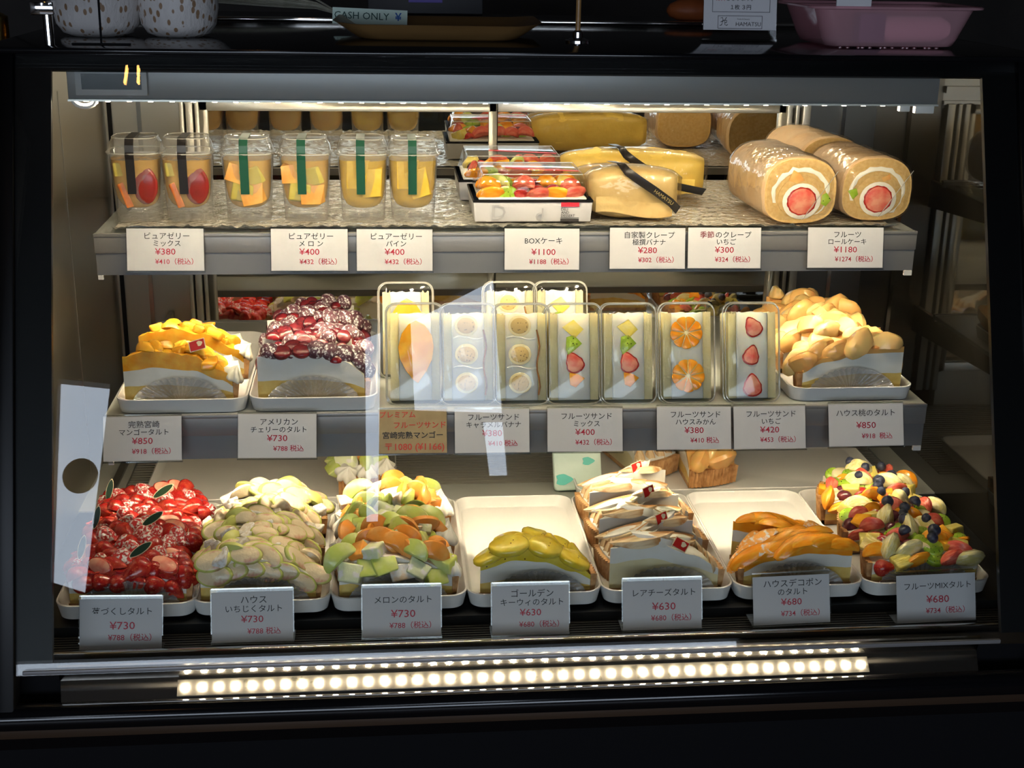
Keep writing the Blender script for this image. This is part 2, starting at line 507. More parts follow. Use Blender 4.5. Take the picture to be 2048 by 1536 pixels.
def text_geo(s, size, bold=0.0):
    """flat letter shapes of one line, centred on x"""
    if 'M' in s:
        bold = 0.0
    key = (s, bold)
    if key not in _TXT:
        cu = bpy.data.curves.new('txt', 'FONT')
        cu.body = s
        cu.align_x = 'CENTER'
        cu.resolution_u = 2
        cu.offset = bold
        ob = bpy.data.objects.new('txt', cu)
        COL.objects.link(ob)
        dg = bpy.context.evaluated_depsgraph_get()
        me = bpy.data.meshes.new_from_object(ob.evaluated_get(dg))
        _TXT[key] = ([tuple(v.co) for v in me.vertices], [tuple(p.vertices) for p in me.polygons])
        bpy.data.objects.remove(ob)
        bpy.data.curves.remove(cu)
        bpy.data.meshes.remove(me)
    vs_, fs = _TXT[key]
    return [(x * size, y * size) for x, y, z in vs_], fs


def letters(mb, s, size, x, z, y=0.0, k=0, bold=0.012, sx=1.0):
    vs_, fs = text_geo(s, size, bold)
    mb.add([(x + a * sx, y, z + b) for a, b in vs_], fs, k)

# ------------------------------------------------------------------ the room
RX0, RX1, RY0, RY1, RZ = -2.6, 2.8, -3.0, 4.2, 3.7
structure(MB().box((RX0, RY0, -.05), (RX1, RY1, 0)).build('floor', 'floor_wood'))
structure(MB().box((RX0, RY0, RZ), (RX1, RY1, RZ + .05)).build('ceiling', 'ceiling_dark'))
structure(MB().box((RX0 - .05, RY0, 0), (RX0, RY1, RZ)).build('wall_left', 'wall_dark'))
structure(MB().box((RX1, RY0, 0), (RX1 + .05, RY1, RZ)).build('wall_right', 'wall_dark'))
structure(MB().box((RX0, RY1, 0), (RX1, RY1 + .05, RZ)).build('wall_back', 'wall_dark'))
# street side of the shop, behind the viewer: a wide opening added and shaped to daylight the tags, and narrow high windows
HOLES = [[(-2.55, .72), (1.5, .72), (1.5, 1.50), (-2.55, 1.50)],
         [(-1.255, 1.78), (-1.40, 1.83), (-1.445, 2.76), (-1.215, 2.73)],
         [(-.085, 2.06), (-.035, 2.06), (-.012, 3.0), (-.085, 2.97)],
         [(.135, 2.58), (.535, 2.56), (.525, 3.27), (.125, 3.05)],
         [(.46, 2.26), (.545, 2.26), (.535, 2.54), (.44, 2.54)]]
OUT = [(RX0, 0), (RX1, 0), (RX1, RZ), (RX0, RZ)]


def wall_with_holes(name, outer, holes, y0, y1, m):
    loops = [[Vector((x, z, 0)) for x, z in outer]] + [[Vector((x, z, 0)) for x, z in h] for h in holes]
    flat = [p for l in loops for p in l]
    tris = tessellate_polygon(loops)
    n = len(flat)
    mb = MB()
    mb.add([(p.x, y0, p.y) for p in flat] + [(p.x, y1, p.y) for p in flat], [tuple(t) for t in tris] + [tuple(i + n for i in t) for t in tris])
    for l in loops:
        k = len(l)
        mb.add([(p.x, y0, p.y) for p in l] + [(p.x, y1, p.y) for p in l], [(i, (i + 1) % k, (i + 1) % k + k, i + k) for i in range(k)])
    return mb.build(name, m, flat=True)


structure(wall_with_holes('wall_front', OUT, HOLES, RY0 - .06, RY0, 'wall_dark'))
structure(MB().prism([(-1.315 + .075 * cos(a), 2.30 + .08 * sin(a)) for a in [2 * pi * i / 32 for i in range(32)]], RY0 - .01, RY0 - .002).build('window_sticker_1', 'wall_dark'))  # round sticker in the window, a dark disc in the front glass reflection
for h in HOLES[:1] + HOLES[1:2] + HOLES[3:4]:
    xs, zs = [p[0] for p in h], [p[1] for p in h]
    ld = bpy.data.lights.new('window_daylight', 'AREA')
    ld.shape = 'RECTANGLE'
    ld.size, ld.size_y = max(xs) - min(xs), max(zs) - min(zs)
    ld.cycles.is_portal = True
    lo = link('window_daylight', ld, None, ((max(xs) + min(xs)) / 2, RY0 - .07, (max(zs) + min(zs)) / 2), (RAD(90), 0, 0))

# ------------------------------------------------------------------ the display case
Z0 = .535          # top of the lowest deck
YM = 2.026         # sliding mirror doors
XL, XR = -.398, .755


def GY(z):
    return 1.24 + (z - .54) * .22 / .573


case = thing('display_case', 'black framed refrigerated pastry display case with slanted front glass and mirror doors', 'display case', (0.18, 1.65, 0))
C0 = Vector((0.18, 1.65, 0))


def cpart(mb, name, mats, parent=None, **kw):
    """a part given in room coordinates, hung on the case"""
    p = parent or case
    off = Vector(p.location) if p is case else C0
    mb.v = [v - off for v in mb.v]
    return mb.build(name, mats, p, **kw)


# inner and outer sides
cpart(MB().box((XL - .02, 1.30, .43), (XL, 2.06, 1.13)), 'side_panel', 'steel')
cpart(MB().box((XL + .0003, 1.745, .55), (XL + .0012, 1.748, 1.06)), 'seam_strip', 'steel')
cpart(MB().box((XR, 1.30, .43), (XR + .02, 2.06, 1.13)), 'side_window', 'side_glass')
cpart(MB().box((XL - .025, 1.30, .0), (XL - .021, 2.06, 1.13)), 'outer_panel', 'black_gloss')
cpart(MB().box((XR + .021, 1.30, .0), (XR + .025, 2.06, 1.13)), 'outer_panel', 'black_gloss')
# back: steel panels either side of the doors, rails, frames, mirrors
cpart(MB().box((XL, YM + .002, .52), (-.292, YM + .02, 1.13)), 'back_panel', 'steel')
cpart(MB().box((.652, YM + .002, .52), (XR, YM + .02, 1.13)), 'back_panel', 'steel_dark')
for x in (XL + .004, -.352, .700):
    cpart(MB().box((x, YM - .002, .54), (x + .006, YM + .001, 1.125)), 'seam_strip', 'black_matte' if x < -.36 else 'steel_smooth')
cpart(MB().box((-.292, YM + .004, 1.012), (.652, YM + .02, 1.13)).box((-.292, YM - .004, 1.018), (.652, YM + .004, 1.024)).box((-.292, YM - .008, 1.036), (.652, YM + .004, 1.046)), 'door_rail', 'aluminium')
for x, wd in ((-.290, .006), (-.281, .010), (-.268, .006), (.612, .008), (.625, .006), (.636, .012)):
    cpart(MB().box((x, YM - .012, .56), (x + wd, YM + .01, 1.02)), 'door_jamb', 'aluminium', bevel=.001)
cpart(MB().box((-.262, YM - .001, .52), (.61, YM + .02, .60)), 'back_panel', 'panel_cream')
for x0, x1, dy in ((-.262, .172, 0), (.160, .612, .004)):
    d = thing('x', 'x', 'x')
    del d['label'], d['category']
    d.name = 'sliding_door'
    d.parent = case
    y = YM + dy - .004
    f = MB()
    f.box((x0, y - .006, .59), (x0 + .012, y + .006, 1.02)).box((x1 - .012, y - .006, .59), (x1, y + .006, 1.02))
    f.box((x0, y - .006, .59), (x1, y + .006, .605)).box((x0, y - .006, 1.004), (x1, y + .006, 1.02))
    f.v = [v - C0 for v in f.v]
    f.build('door_frame', 'aluminium', d, bevel=.0012)
    g = MB().box((x0 + .008, y - .001, .60), (x1 - .008, y + .004, 1.008))
    g.v = [v - C0 for v in g.v]
    g.build('mirror_pane', 'mirror', d)
# ceiling and header with thermometer
cpart(MB().box((XL, 1.476, 1.112), (XR, 2.03, 1.128)), 'inner_ceiling', 'grey_plastic')
cpart(MB().box((-.326, 1.476, 1.0808), (.619, 1.54, 1.124)), 'header', 'header_grey', bevel=.0015)
cpart(MB().box((-.326, 1.4735, 1.0793), (.619, 1.482, 1.0813)), 'header_trim', 'aluminium')
dp = cpart(MB().box((-.317, 1.472, 1.0855), (-.243, 1.478, 1.114)), 'display', 'grey_plastic', bevel=.001)
cpart(MB().box((-.310, 1.4705, 1.092), (-.249, 1.473, 1.108)), 'display_window', 'lcd', dp)
cpart(MB().tube([(-.312 + .012 * cos(a), 1.490, 1.080 + .008 * sin(a)) for a in [pi + pi * i / 8 for i in range(9)]], .003), 'cable_loop', 'white_plastic')
cpart(MB().box((.575, 1.474, 1.073), (.587, 1.482, 1.080)), 'clip', 'white_plastic', bevel=.001)
cpart(MB().box((.593, 1.474, 1.071), (.615, 1.482, 1.080)), 'clip', 'white_plastic', bevel=.001)


def diode_strip(parent, off, x0, x1, y, z, n, m, tilt=0.0, width=.012):
    """LED strip: carrier board with one diode mesh per lamp; tilt 0 points down"""
    R = Matrix.Rotation(tilt, 4, 'X')
    s = link('led_strip', MB().box((x0 - .008, -width / 2, 0), (x1 + .008, width / 2, .0015)).mesh('led_strip', 'pcb'), parent, Vector((0, y, z)) - off, (tilt, 0, 0))
    dm = MB().box((-.0024, -.0021, -.0014), (.0024, .0021, -.0001)).mesh('diode', m)
    for i in range(n):
        link('diode', dm, s, (x0 + (x1 - x0) * i / (n - 1), 0, 0))
    return s


diode_strip(case, C0, -.240, .600, 1.905, 1.104, 30, 'led_rear_fill', RAD(-14), .012)  # hidden strip added in place of light the mirror doors throw on the backs
diode_strip(case, C0, -.310, .605, 1.4895, 1.0792, 42, 'led_top', RAD(6), .011)
# decks
cpart(MB().box((XL, 1.348, .505), (XR, 1.66, Z0 - .005)), 'deck', 'black_rib')
cpart(MB().box((XL, 1.290, .505), (XR, 1.348, .5188)), 'front_deck', 'black_rib')
rb = MB()
for i in range(9):
    rb.box((XL, 1.300 + i * .0052, .5188), (XR, 1.303 + i * .0052, .5200))
cpart(rb, 'deck_ribs', 'black_rib')
cpart(MB().box((XL, 1.66, .515), (XR, 1.725, Z0 - .003)), 'rear_deck', 'deck_grey')
gr = MB().box((-.35, 1.725, .51), (.72, 2.026, .522))
cpart(gr, 'grille_well', 'black_matte')
gr = MB()
for i in range(32):
    gr.box((-.35, 1.728 + i * .0092, .526), (.72, 1.7325 + i * .0092, Z0 - .003))
cpart(gr, 'grille', 'aluminium')
cpart(MB().box((XL, 1.725, .515), (-.352, 2.026, Z0 - .003)), 'side_ledge', 'deck_grey')
cpart(MB().box((.722, 1.725, .515), (XR, 2.026, Z0 - .003)), 'side_ledge', 'deck_grey')
cpart(MB().box((-.372, 1.66, Z0 - .003), (-.362, 2.026, Z0 + .001)), 'side_ledge', 'steel_dark')
cpart(MB().box((-.385, 1.291, .5205), (.748, 1.297, .5300)), 'front_rail', 'steel_smooth', bevel=.0012)
cpart(MB().box((-.38, 1.262, .495), (.745, 1.291, .5215)), 'front_sill', 'black_matte')
cpart(MB().box((-.366, 1.2355, .5368), (.657, 1.2400, .5418)), 'glass_channel', 'rail_grey', bevel=.0015)
# light trough under the glass
tp = MB()
tp.hexa([(-.331, 1.236, .499), (.637, 1.236, .499), (.641, 1.260, .519), (-.335, 1.260, .519), (-.331, 1.236, .501), (.637, 1.236, .501), (.641, 1.258, .521), (-.335, 1.258, .521)])
tp.hexa([(-.335, 1.256, .517), (.641, 1.256, .517), (.641, 1.260, .517), (-.335, 1.260, .517), (-.335, 1.250, .5375), (.641, 1.250, .5375), (.641, 1.254, .5375), (-.335, 1.254, .5375)])
cpart(tp, 'light_trough', 'steel_smooth')
diode_strip(case, C0, -.208, .508, 1.2455, .5118, 43, 'led_trough', RAD(223), .017)
# bumper, kick panels
cpart(MB().tube([(-.46, 1.230, .4935), (.0, 1.228, .4935), (.4, 1.228, .4935), (.84, 1.230, .4935)], .0135, 20), 'bumper', 'black_gloss')
cpart(MB().box((-.46, 1.232, .466), (.84, 1.26, .482)), 'wood_moulding', 'wood_strip', bevel=.002)
cpart(MB().hexa([(-.46, 1.245, .446), (.84, 1.245, .446), (.84, 1.26, .446), (-.46, 1.26, .446), (-.46, 1.236, .466), (.84, 1.236, .466), (.84, 1.26, .466), (-.46, 1.26, .466)]), 'kick_strip', 'black_gloss')
cpart(MB().box((-.46, 1.250, 0), (.84, 1.27, .446)), 'kick_panel', 'black_matte')
# front glass and its black border
nY, nZ = -.934, .358


def slab(x0, x1, z0, z1, t0, t1):
    """board lying in the plane of the front glass"""
    a, b = Vector((0, GY(z0), z0)), Vector((0, GY(z1), z1))
    n = Vector((0, nY, nZ))
    X = Vector((1, 0, 0))
    return [a + X * x0 + n * t1, a + X * x1 + n * t1, a + X * x1 + n * t0, a + X * x0 + n * t0, b + X * x0 + n * t1, b + X * x1 + n * t1, b + X * x1 + n * t0, b + X * x0 + n * t0]


cpart(MB().hexa(slab(-.372, .70, .536, 1.125, -.003, .003)), 'front_glass', 'front_glass')
cpart(MB().hexa(slab(-.376, -.338, .546, 1.134, -.010, -.0035)).hexa(slab(.661, .700, .546, 1.134, -.010, -.0035)).hexa(slab(-.338, .661, 1.1135, 1.134, -.010, -.0035)), 'glass_border', 'black_frit')
cpart(MB().hexa(slab(-.392, -.374, .50, 1.134, -.02, .004)), 'corner_post', 'black_frit', bevel=.002)
cpart(MB().hexa(slab(.699, .722, .50, 1.134, -.02, .004)), 'corner_post', 'black_frit', bevel=.002)
# counter top on the case
cpart(MB().box((-.405, 1.442, 1.130), (.735, 2.16, 1.1365)), 'counter_top', 'black_gloss', bevel=.002)
cpart(MB().box((-.40, 1.90, 1.137), (.73, 1.915, 1.143)), 'counter_rail', 'steel_smooth', bevel=.001)


# ------------------------------------------------------------------ shelves
def shelf(name, label, x0, x1, yf, yb, z, lip, led):
    t = thing('glass_shelf', label, 'shelf', ((x0 + x1) / 2, yf, z), (0, 0, 0), 'display case shelves')
    o = Vector(t.location)

    def P(mb, nm, m, **kw):
        mb.v = [v - o for v in mb.v]
        return mb.build(nm, m, t, **kw)
    P(MB().box((x0, yf + .004, z - .007), (x1, yb, z - .0005)), 'shelf_board', 'shelf_glass' if led == 'led_mid' else 'deck_grey', bevel=.001)
    P(MB().box((x0, yb - .004, z - .010), (x1, yb + .004, z + .0005)), 'back_edge', 'rail_grey')
    P(MB().box((x0, yf, z - lip * .47), (x1, yf + .006, z)).box((x0, yf - .001, z - .004), (x1, yf + .002, z + .0005)), 'price_rail', 'rail_grey', bevel=.001)
    P(MB().box((x0 + .001, yf + .0015, z - lip), (x1 - .001, yf + .004, z - lip * .47)), 'front_flap', 'flap_grey')
    P(MB().box((x1 - .012, yf - .0005, z - lip - .006), (x1 - .002, yf + .003, z - lip)), 'end_clip', 'white_plastic')
    P(MB().box((x0 + .002, yf - .0005, z - lip - .005), (x0 + .008, yf + .003, z - lip)), 'end_clip', 'white_plastic')
    for x in (x0 + .004, x1 - .010):
        P(MB().hexa([(x, yf + .01, z - .02), (x + .006, yf + .01, z - .02), (x + .006, YM - .005, z - .05), (x, YM - .005, z - .05), (x, yf + .01, z - .008), (x + .006, yf + .01, z - .008), (x + .006, YM - .005, z - .008), (x, YM - .005, z - .008)]), 'bracket', 'steel_dark')
    diode_strip(t, o, x0 + .02, x1 - .02, yf + .014, z - .024, 42, led, RAD(-34))
    return t


shelf_top = shelf('glass_shelf', 'upper shelf with grey front lip under the jelly cups and roll cakes', -.338, .664, 1.600, 1.966, .911, .050, 'led_mid')
shelf_mid = shelf('glass_shelf', 'lower shelf with grey front lip under the fruit sandwiches', -.327, .668, 1.520, 1.930, .711, .055, 'led_low')
# crinkled sheet under the goods on the upper shelf
sh = MB()
rnd = random.Random(4)
SX0, SX1, SY0, SY1 = -.318, .640, 1.604, 1.958


def crinkle(u, v):
    x, y = SX0 + (SX1 - SX0) * u, SY0 + (SY1 - SY0) * v
    e = min(1, v * 25)
    n = noise.noise(Vector((x * 60, y * 60, 1))) + .6 * noise.noise(Vector((x * 140, y * 140, 5)))
    return (x, y + (1 - e) * .004 * noise.noise(Vector((x * 90, 3, 2))), .9118 + .0013 * (n + 1.0) + (.006 * (1 - e) * (1 + .6 * noise.noise(Vector((x * 120, 0, 9)))) if v < .04 else 0))


sh.grid(320, 110, crinkle)
tag(sh.build('crinkled_sheet', 'foil', recalc=False, angle=180), 'crinkled shiny sheet lining the upper shelf under cups and rolls', 'liner')

# ------------------------------------------------------------------ pieces of fruit and cream (shared meshes)
PM = {}


def proto(key, fn):
    if key not in PM:
        PM[key] = fn()
    return PM[key]


def jit(p, s, f):
    q = Vector(p)
    return q + Vector((noise.noise(q * f + Vector((s, 0, 0))), noise.noise(q * f + Vector((0, s, 7))), noise.noise(q * f + Vector((5, 0, s)))))


def m_chunk(m, w, d, h, seed=0, bev=.0018, jitter=.0016, name='fruit_chunk'):
    r = random.Random(seed)
    mb = MB().box((-w / 2, -d / 2, 0), (w / 2, d / 2, h))
    mb.v = [v + Vector((r.uniform(-1, 1), r.uniform(-1, 1), r.uniform(-.7, .7))) * jitter for v in mb.v]
    return mb.mesh(name, m, bevel=bev, seg=3, angle=60)


def m_crescent(m, L, W, H, arc=1.2, seed=0, name='wedge', sharp=.55, n=14, k=14, pw=1.7):
    """fruit segment: long axis bent upward along x"""
    mb = MB()
    rings = []
    for i in range(n + 1):
        u = i / n
        s = max(.02, sin(pi * min(max(u, .012), .988)) ** sharp)
        a = (u - .5) * arc
        rad = L / arc
        cx, cz = rad * sin(a), rad * (cos(a) - cos(arc / 2))
        ring = []
        for j in range(k):
            b = 2 * pi * j / k
            q = cos(b)
            y = q * W / 2 * s
            z = (1.5 * (1 - abs(q) ** pw) if sin(b) > 1e-6 else -.5 * (1 - abs(q) ** 3)) if abs(q) < .999 else 0
            z = z * H / 2 * s * (1 + .12 * noise.noise(Vector((u * 4 + seed, b, 1))))
            ring.append((cx - sin(a) * -z * 0 + sin(a) * z, y * (1 + .1 * noise.noise(Vector((u * 5, seed, b)))), cz + cos(a) * z + H * .2))
        rings.append(ring)
    mb.loft(rings)
    return mb.mesh(name, m, angle=48)


def m_slab(m, L, W, T, seed=0, name='slice', wave=.002, shape='ellipse', m2=None):
    """thin slice of fruit with a soft edge, gently waved; m2 = skin round the edge"""
    n = 18
    rings = []
    prof = [(.0, 0), (.86, 0), (.97, .22), (1.0, .5), (.96, .8), (.84, 1), (0.0, 1.02)]
    mb = MB()
    for r, t in prof:
        ring = []
        for i in range(n):
            a = 2 * pi * i / n
            rr = max(r, .02)
            x, y = L / 2 * cos(a) * rr, W / 2 * sin(a) * rr
            if shape == 'half' and y < 0:
                y *= .12
            z = t * T + wave * noise.noise(Vector((x * 60 + seed, y * 60, seed)))
            ring.append((x, y, z))
        rings.append(ring)
    mb.loft(rings)
    if m2:
        for fi, f in enumerate(mb.f):
            if len(f) == 4 and fi // n in (1, 2, 3, 4):
                mb.k[fi] = 1
    return mb.mesh(name, [m, m2] if m2 else m, angle=70)


def m_ball(m, rx, ry, rz, cut=-.35, n=16, name='berry', rough=.05, seed=0, crown=False):
    """berry resting on a slightly cut bottom"""
    mb = MB()
    rings = []
    k = 9
    a0 = math.asin(max(-1, cut))
    for i in range(k + 1):
        a = a0 + (pi / 2 * .985 - a0) * i / k
        rings.append([jit2((rx * cos(a) * cos(2 * pi * j / n), ry * cos(a) * sin(2 * pi * j / n), rz * sin(a) - rz * cut), rough, seed) for j in range(n)])
    mb.loft(rings)
    if crown:
        mb.tube([(rx * .34 * cos(t), ry * .34 * sin(t), rz * .93 - rz * cut) for t in [2 * pi * q / 10 for q in range(10)]], rx * .09, 5, closed=True)
    return mb.mesh(name, m, angle=75)


def jit2(p, rough, seed):
    q = Vector(p)
    return q * (1 + rough * noise.noise(q * 90 + Vector((seed, seed, 0))))


def m_berry_half(m, L, W, H, seed=0, name='strawberry_half', m2=None):
    """strawberry half lying on its cut side, tip towards +x"""
    n, k = 12, 12
    rings = []
    for i in range(n + 1):
        u = i / n
        s = (sin(pi * min(.985, max(.03, u ** .62)))) ** .75
        ring = []
        for j in range(k):
            b = pi * j / (k - 1)
            y, z = cos(b) * W / 2 * s, sin(b) * H * s
            ring.append(jit2((L * (u - .5), y, z), .06, seed))
        rings.append(ring)
    mb = MB().loft(rings)
    if m2:
        for fi, f in enumerate(mb.f):
            if len(f) == 4 and fi % k == k - 1:
                mb.k[fi] = 1
    return mb.mesh(name, [m, m2] if m2 else m, angle=60)


def m_rosette(m, R, H, name='piped_cream', turns=7):
    """piped cream: fluted cone with a twist"""
    n = turns * 6
    rings = []
    for i in range(13):
        u = i / 12
        r = R * (1 - u ** 1.6) * (1 + .18 * sin(pi * min(1, u * 1.4)))
        rings.append([(max(r, R * .03) * (1 + .16 * cos(turns * (2 * pi * j / n) + u * 2.5)) * cos(2 * pi * j / n), max(r, R * .03) * (1 + .16 * cos(turns * (2 * pi * j / n) + u * 2.5)) * sin(2 * pi * j / n), H * u) for j in range(n)])
    return MB().loft(rings).mesh(name, m, angle=80)


def m_petal(m, L, W, H, name='meringue_petal', seed=0, ridges=3):
    """stroke of spread meringue: pointed at both ends, grooved along its length"""
    n, k = 16, 14
    rings = []
    for i in range(n + 1):
        u = i / n
        s = max(.02, sin(pi * min(max(u, .01), .99)) ** .8)
        ring = []
        for j in range(k):
            b = 2 * pi * j / k
            y, z = cos(b) * W / 2 * s, sin(b)
            z = (z if z > 0 else .2 * z) * H * s + (H * .22 * cos(ridges * pi * cos(b)) * s if z > 0 else 0)
            ring.append((L * (u - .5), y + .5 * L * (u - .5) ** 2, z))
        rings.append(ring)
    return MB().loft(rings).mesh(name, m, angle=60)


def m_plaque(m1, m2, L, W, T=.0012, name='plaque', shape='leaf'):
    if shape == 'leaf':
        pts = [(L / 2 * cos(a), W / 2 * sin(a) * (abs(sin(a)) ** .3)) for a in [2 * pi * i / 20 for i in range(20)]]
    else:
        pts = [(-L * .5, -W * .30), (L * .36, -W * .52), (L * .5, W * .30), (-L * .36, W * .52)]
    big = [(x * 1.10, y * 1.16) for x, y in pts]
    mb = MB().prism(big, 0, T * .8, 1).prism(pts, T * .6, T, 0)
    if shape != 'leaf':
        mb.prism([(L * .16 + L * .16 * cos(a) * (1 + .25 * cos(3 * a)), W * .06 + W * .24 * sin(a)) for a in [2 * pi * i / 14 for i in range(14)]], T * .8, T * 1.15, 1)
    mb.v = [Vector((v.x, v.z, v.y)) for v in mb.v]
    return mb.mesh(name, [m1, m2])


# ------------------------------------------------------------------ tart slices
def interp(prof, t):
    for (a, za), (b, zb) in zip(prof, prof[1:]):
        if t <= b:
            u = (t - a) / (b - a)
            u = u * u * (3 - 2 * u)
            return za + (zb - za) * u
    return prof[-1][1]


def tart(name, label, loc, rz=0.0, flip=False, L=.143, ang=30, prof=None, layers=(), crust='crust', rim=.026, seed=0, group=None, cat='tart slice', foil=True, film_h=None, lumps=.0015):
    """wedge with its front cut face along x; the tip at -x and the crusted rim at +x (mirrored when flip).
    layers: (part name, material, height fraction at top).  returns the thing and a surface function"""
    t = thing(name, label, cat, loc, (0, 0, rz), group)
    A = RAD(ang)
    sg = -1 if flip else 1
    prof = prof or [(0, .058), (.5, .06), (1, .03)]

    def xy(r, ph):
        return (sg * (r * L * cos(ph) - L / 2), r * L * sin(ph))
    # crust: floor and fluted rim
    mb = MB()
    nf = 26

    def rr(ph):
        return 1 + .012 * cos(ph / A * nf * 2 * pi * .5)
    nn = 44
    outer0 = [xy(.975 * rr(A * i / nn), A * i / nn) for i in range(nn + 1)]
    outer1 = [xy(1.0 * rr(A * i / nn), A * i / nn) for i in range(nn + 1)]
    inner = [xy(.955, A * i / nn) for i in range(nn + 1)]
    tip = xy(.0, 0)
    base = [tip] + outer0
    mb.loft([[(x, y, 0) for x, y in base], [(x, y, .006) for x, y in base]])
    mb.loft([[(x, y, .0) for x, y in inner] + [(x, y, 0) for x, y in outer0[::-1]], [(x, y, rim) for x, y in inner] + [(x, y, rim) for x, y in outer1[::-1]]])
    mb.build('crust', crust, t, angle=30)
    # filling layers
    nr, npn = 22, 10
    z0 = lambda r: .006
    fr0 = 0.0
    for li, (pn, m, fr1) in enumerate(layers):
        top = li == len(layers) - 1
        k0, k1 = fr0, fr1
        mb = MB()
        rmax = .953

        def zt(r, fr, ph, lump=0.0):
            h = interp(prof, r)
            z = .006 + (h - .006) * fr
            z = z + .0012 * noise.noise(Vector((r * 9 + seed, fr * 7, 2)))
            if lump:
                z += lump * noise.noise(Vector((r * L * 110 + seed * 3, ph * L * r * 110, seed)))
            return z
        V = []
        for s_ in (0, 1):
            for j in range(npn + 1):
                for i in range(nr + 1):
                    r = .012 + (rmax - .012) * i / nr
                    ph = A * j / npn
                    x, y = xy(r, ph)
                    V.append((x, y, zt(r, k1 if s_ else k0, ph, lumps * (3 if pn.endswith('topping') else 1) if (top and s_) else 0) if (s_ or li) else .006))
        F = []
        w_ = nr + 1
        N = w_ * (npn + 1)
        for j in range(npn):
            for i in range(nr):
                a = j * w_ + i
                F.append((a, a + w_, a + w_ + 1, a + 1))
                F.append((N + a, N + a + 1, N + a + w_ + 1, N + a + w_))
        for i in range(nr):
            F.append((i, i + 1, N + i + 1, N + i))
            a = npn * w_ + i
            F.append((a + 1, a, N + a, N + a + 1))
        for j in range(npn):
            a = j * w_
            F.append((a + w_, a, N + a, N + a + w_))
            a = j * w_ + nr
            F.append((a, a + w_, N + a + w_, N + a))
        mb.add(V, F)
        mb.build(pn, m, t, angle=50)
        fr0 = fr1
    if foil:
        # pleated foil fan under and against the front face
        fm = MB()
        nn = 44
        R = L * (.42 if foil is True else foil)

        def fan(u, v):
            a = pi * u
            pl = (1 if int(round(u * nn)) % 2 else -1) * .0016 * v
            return (R * v * cos(a) * 1.0 + sg * .0, -.004 - .006 * v - pl, max(.0008, R * .64 * v * sin(a)))
        fm.grid(nn, 3, fan)
        fm.build('foil_fan', 'foil_cup', t, recalc=False, flat=True)
    if film_h:
        x0, x1 = sg * (-L / 2 - .001), sg * (L * .46)
        fl = MB().add([(x0, -.0012, .004), (x1, -.0012, .004), (x1, -.0012, interp(prof, .92) + film_h * .6), (sg * 0, -.0012, interp(prof, .5) + film_h), (x0, -.0012, interp(prof, 0) + film_h)], [(0, 1, 2, 3, 4)])
        fl.build('clear_film', 'film', t, recalc=False, flat=True)

    def put(me, pn, r, f, dz=0.0, rot=(0, 0, 0), sc_=1.0):
        ph = A * f
        x, y = xy(r, ph)
        z = interp(prof, r)
        dzr = (interp(prof, min(1, r + .06)) - interp(prof, max(0, r - .06))) / (.12 * L)
        slope = -math.atan(dzr) * sg
        e = Euler(rot).to_matrix().to_4x4()
        M = Matrix.Rotation(slope, 4, 'Y') @ e
        o = link(pn, me, t, (x, y, z + dz), M.to_euler(), sc_)
        return o
    return t, put


def spots(rng, n, r0=.12, r1=.92, jitter=.35):
    """well spread positions on a wedge top: wider towards the rim"""
    out = []
    tries = 0
    while len(out) < n and tries < 900:
        tries += 1
        r = math.sqrt(rng.uniform(r0 ** 2, r1 ** 2))
        f = rng.uniform(.10, .90)
        p = Vector((r, r * .52 * f))
        if all((p - q).length > .62 * math.sqrt(.52 * (r1 ** 2 - r0 ** 2) / 2 / n) * 1.25 for q, _, _ in out):
            out.append((p, r, f))
    return [(r, f) for _, r, f in out]


def mango_tart(label, loc, rz, seed, plaque, group):
    R = random.Random(seed)
    t, put = tart('mango_tart_slice', label, loc, rz, False, .134, 30, [(0, .060), (.3, .066), (.6, .060), (.85, .042), (1, .024)],
                  (('custard', 'custard', .30), ('cream_layer', 'cream_white', .66), ('mango_topping', 'mango', 1.0)), seed=seed, group=group, lumps=.0022, film_h=.004)
    ms = [proto(('mg', i), lambda i=i: m_crescent('mango', .030, .014, .012, .9, i, 'mango_slice')) for i in range(3)]
    mc = [proto(('mgc', i), lambda i=i: m_chunk('mango', .017, .013, .010, i, .003, .003, 'mango_piece')) for i in range(3)]
    for r, f in spots(R, 15, .1, .84):
        if R.random() < .4:
            put(R.choice(ms), 'mango_slice', r, f, -.004, (R.uniform(-.4, .4), R.uniform(-.2, .2), R.uniform(-.8, .8)), R.uniform(.8, 1.1))
        else:
            put(R.choice(mc), 'mango_piece', r, f, -.005, (R.uniform(-.5, .5), R.uniform(-.5, .5), R.uniform(0, 3)), R.uniform(.9, 1.3))
    rs = proto('ros', lambda: m_rosette('cream', .013, .018))
    for f in (.16, .5, .84):
        put(rs, 'piped_cream', .93, f, -.004, (0, .3, R.uniform(0, 3)))
    if plaque:
        put(proto('rplq', lambda: m_plaque('red_plaque', 'gold_edge', .020, .013, shape='card')), 'red_plaque', .66, .10, .014, (1.1, -.9, .2))
    return t


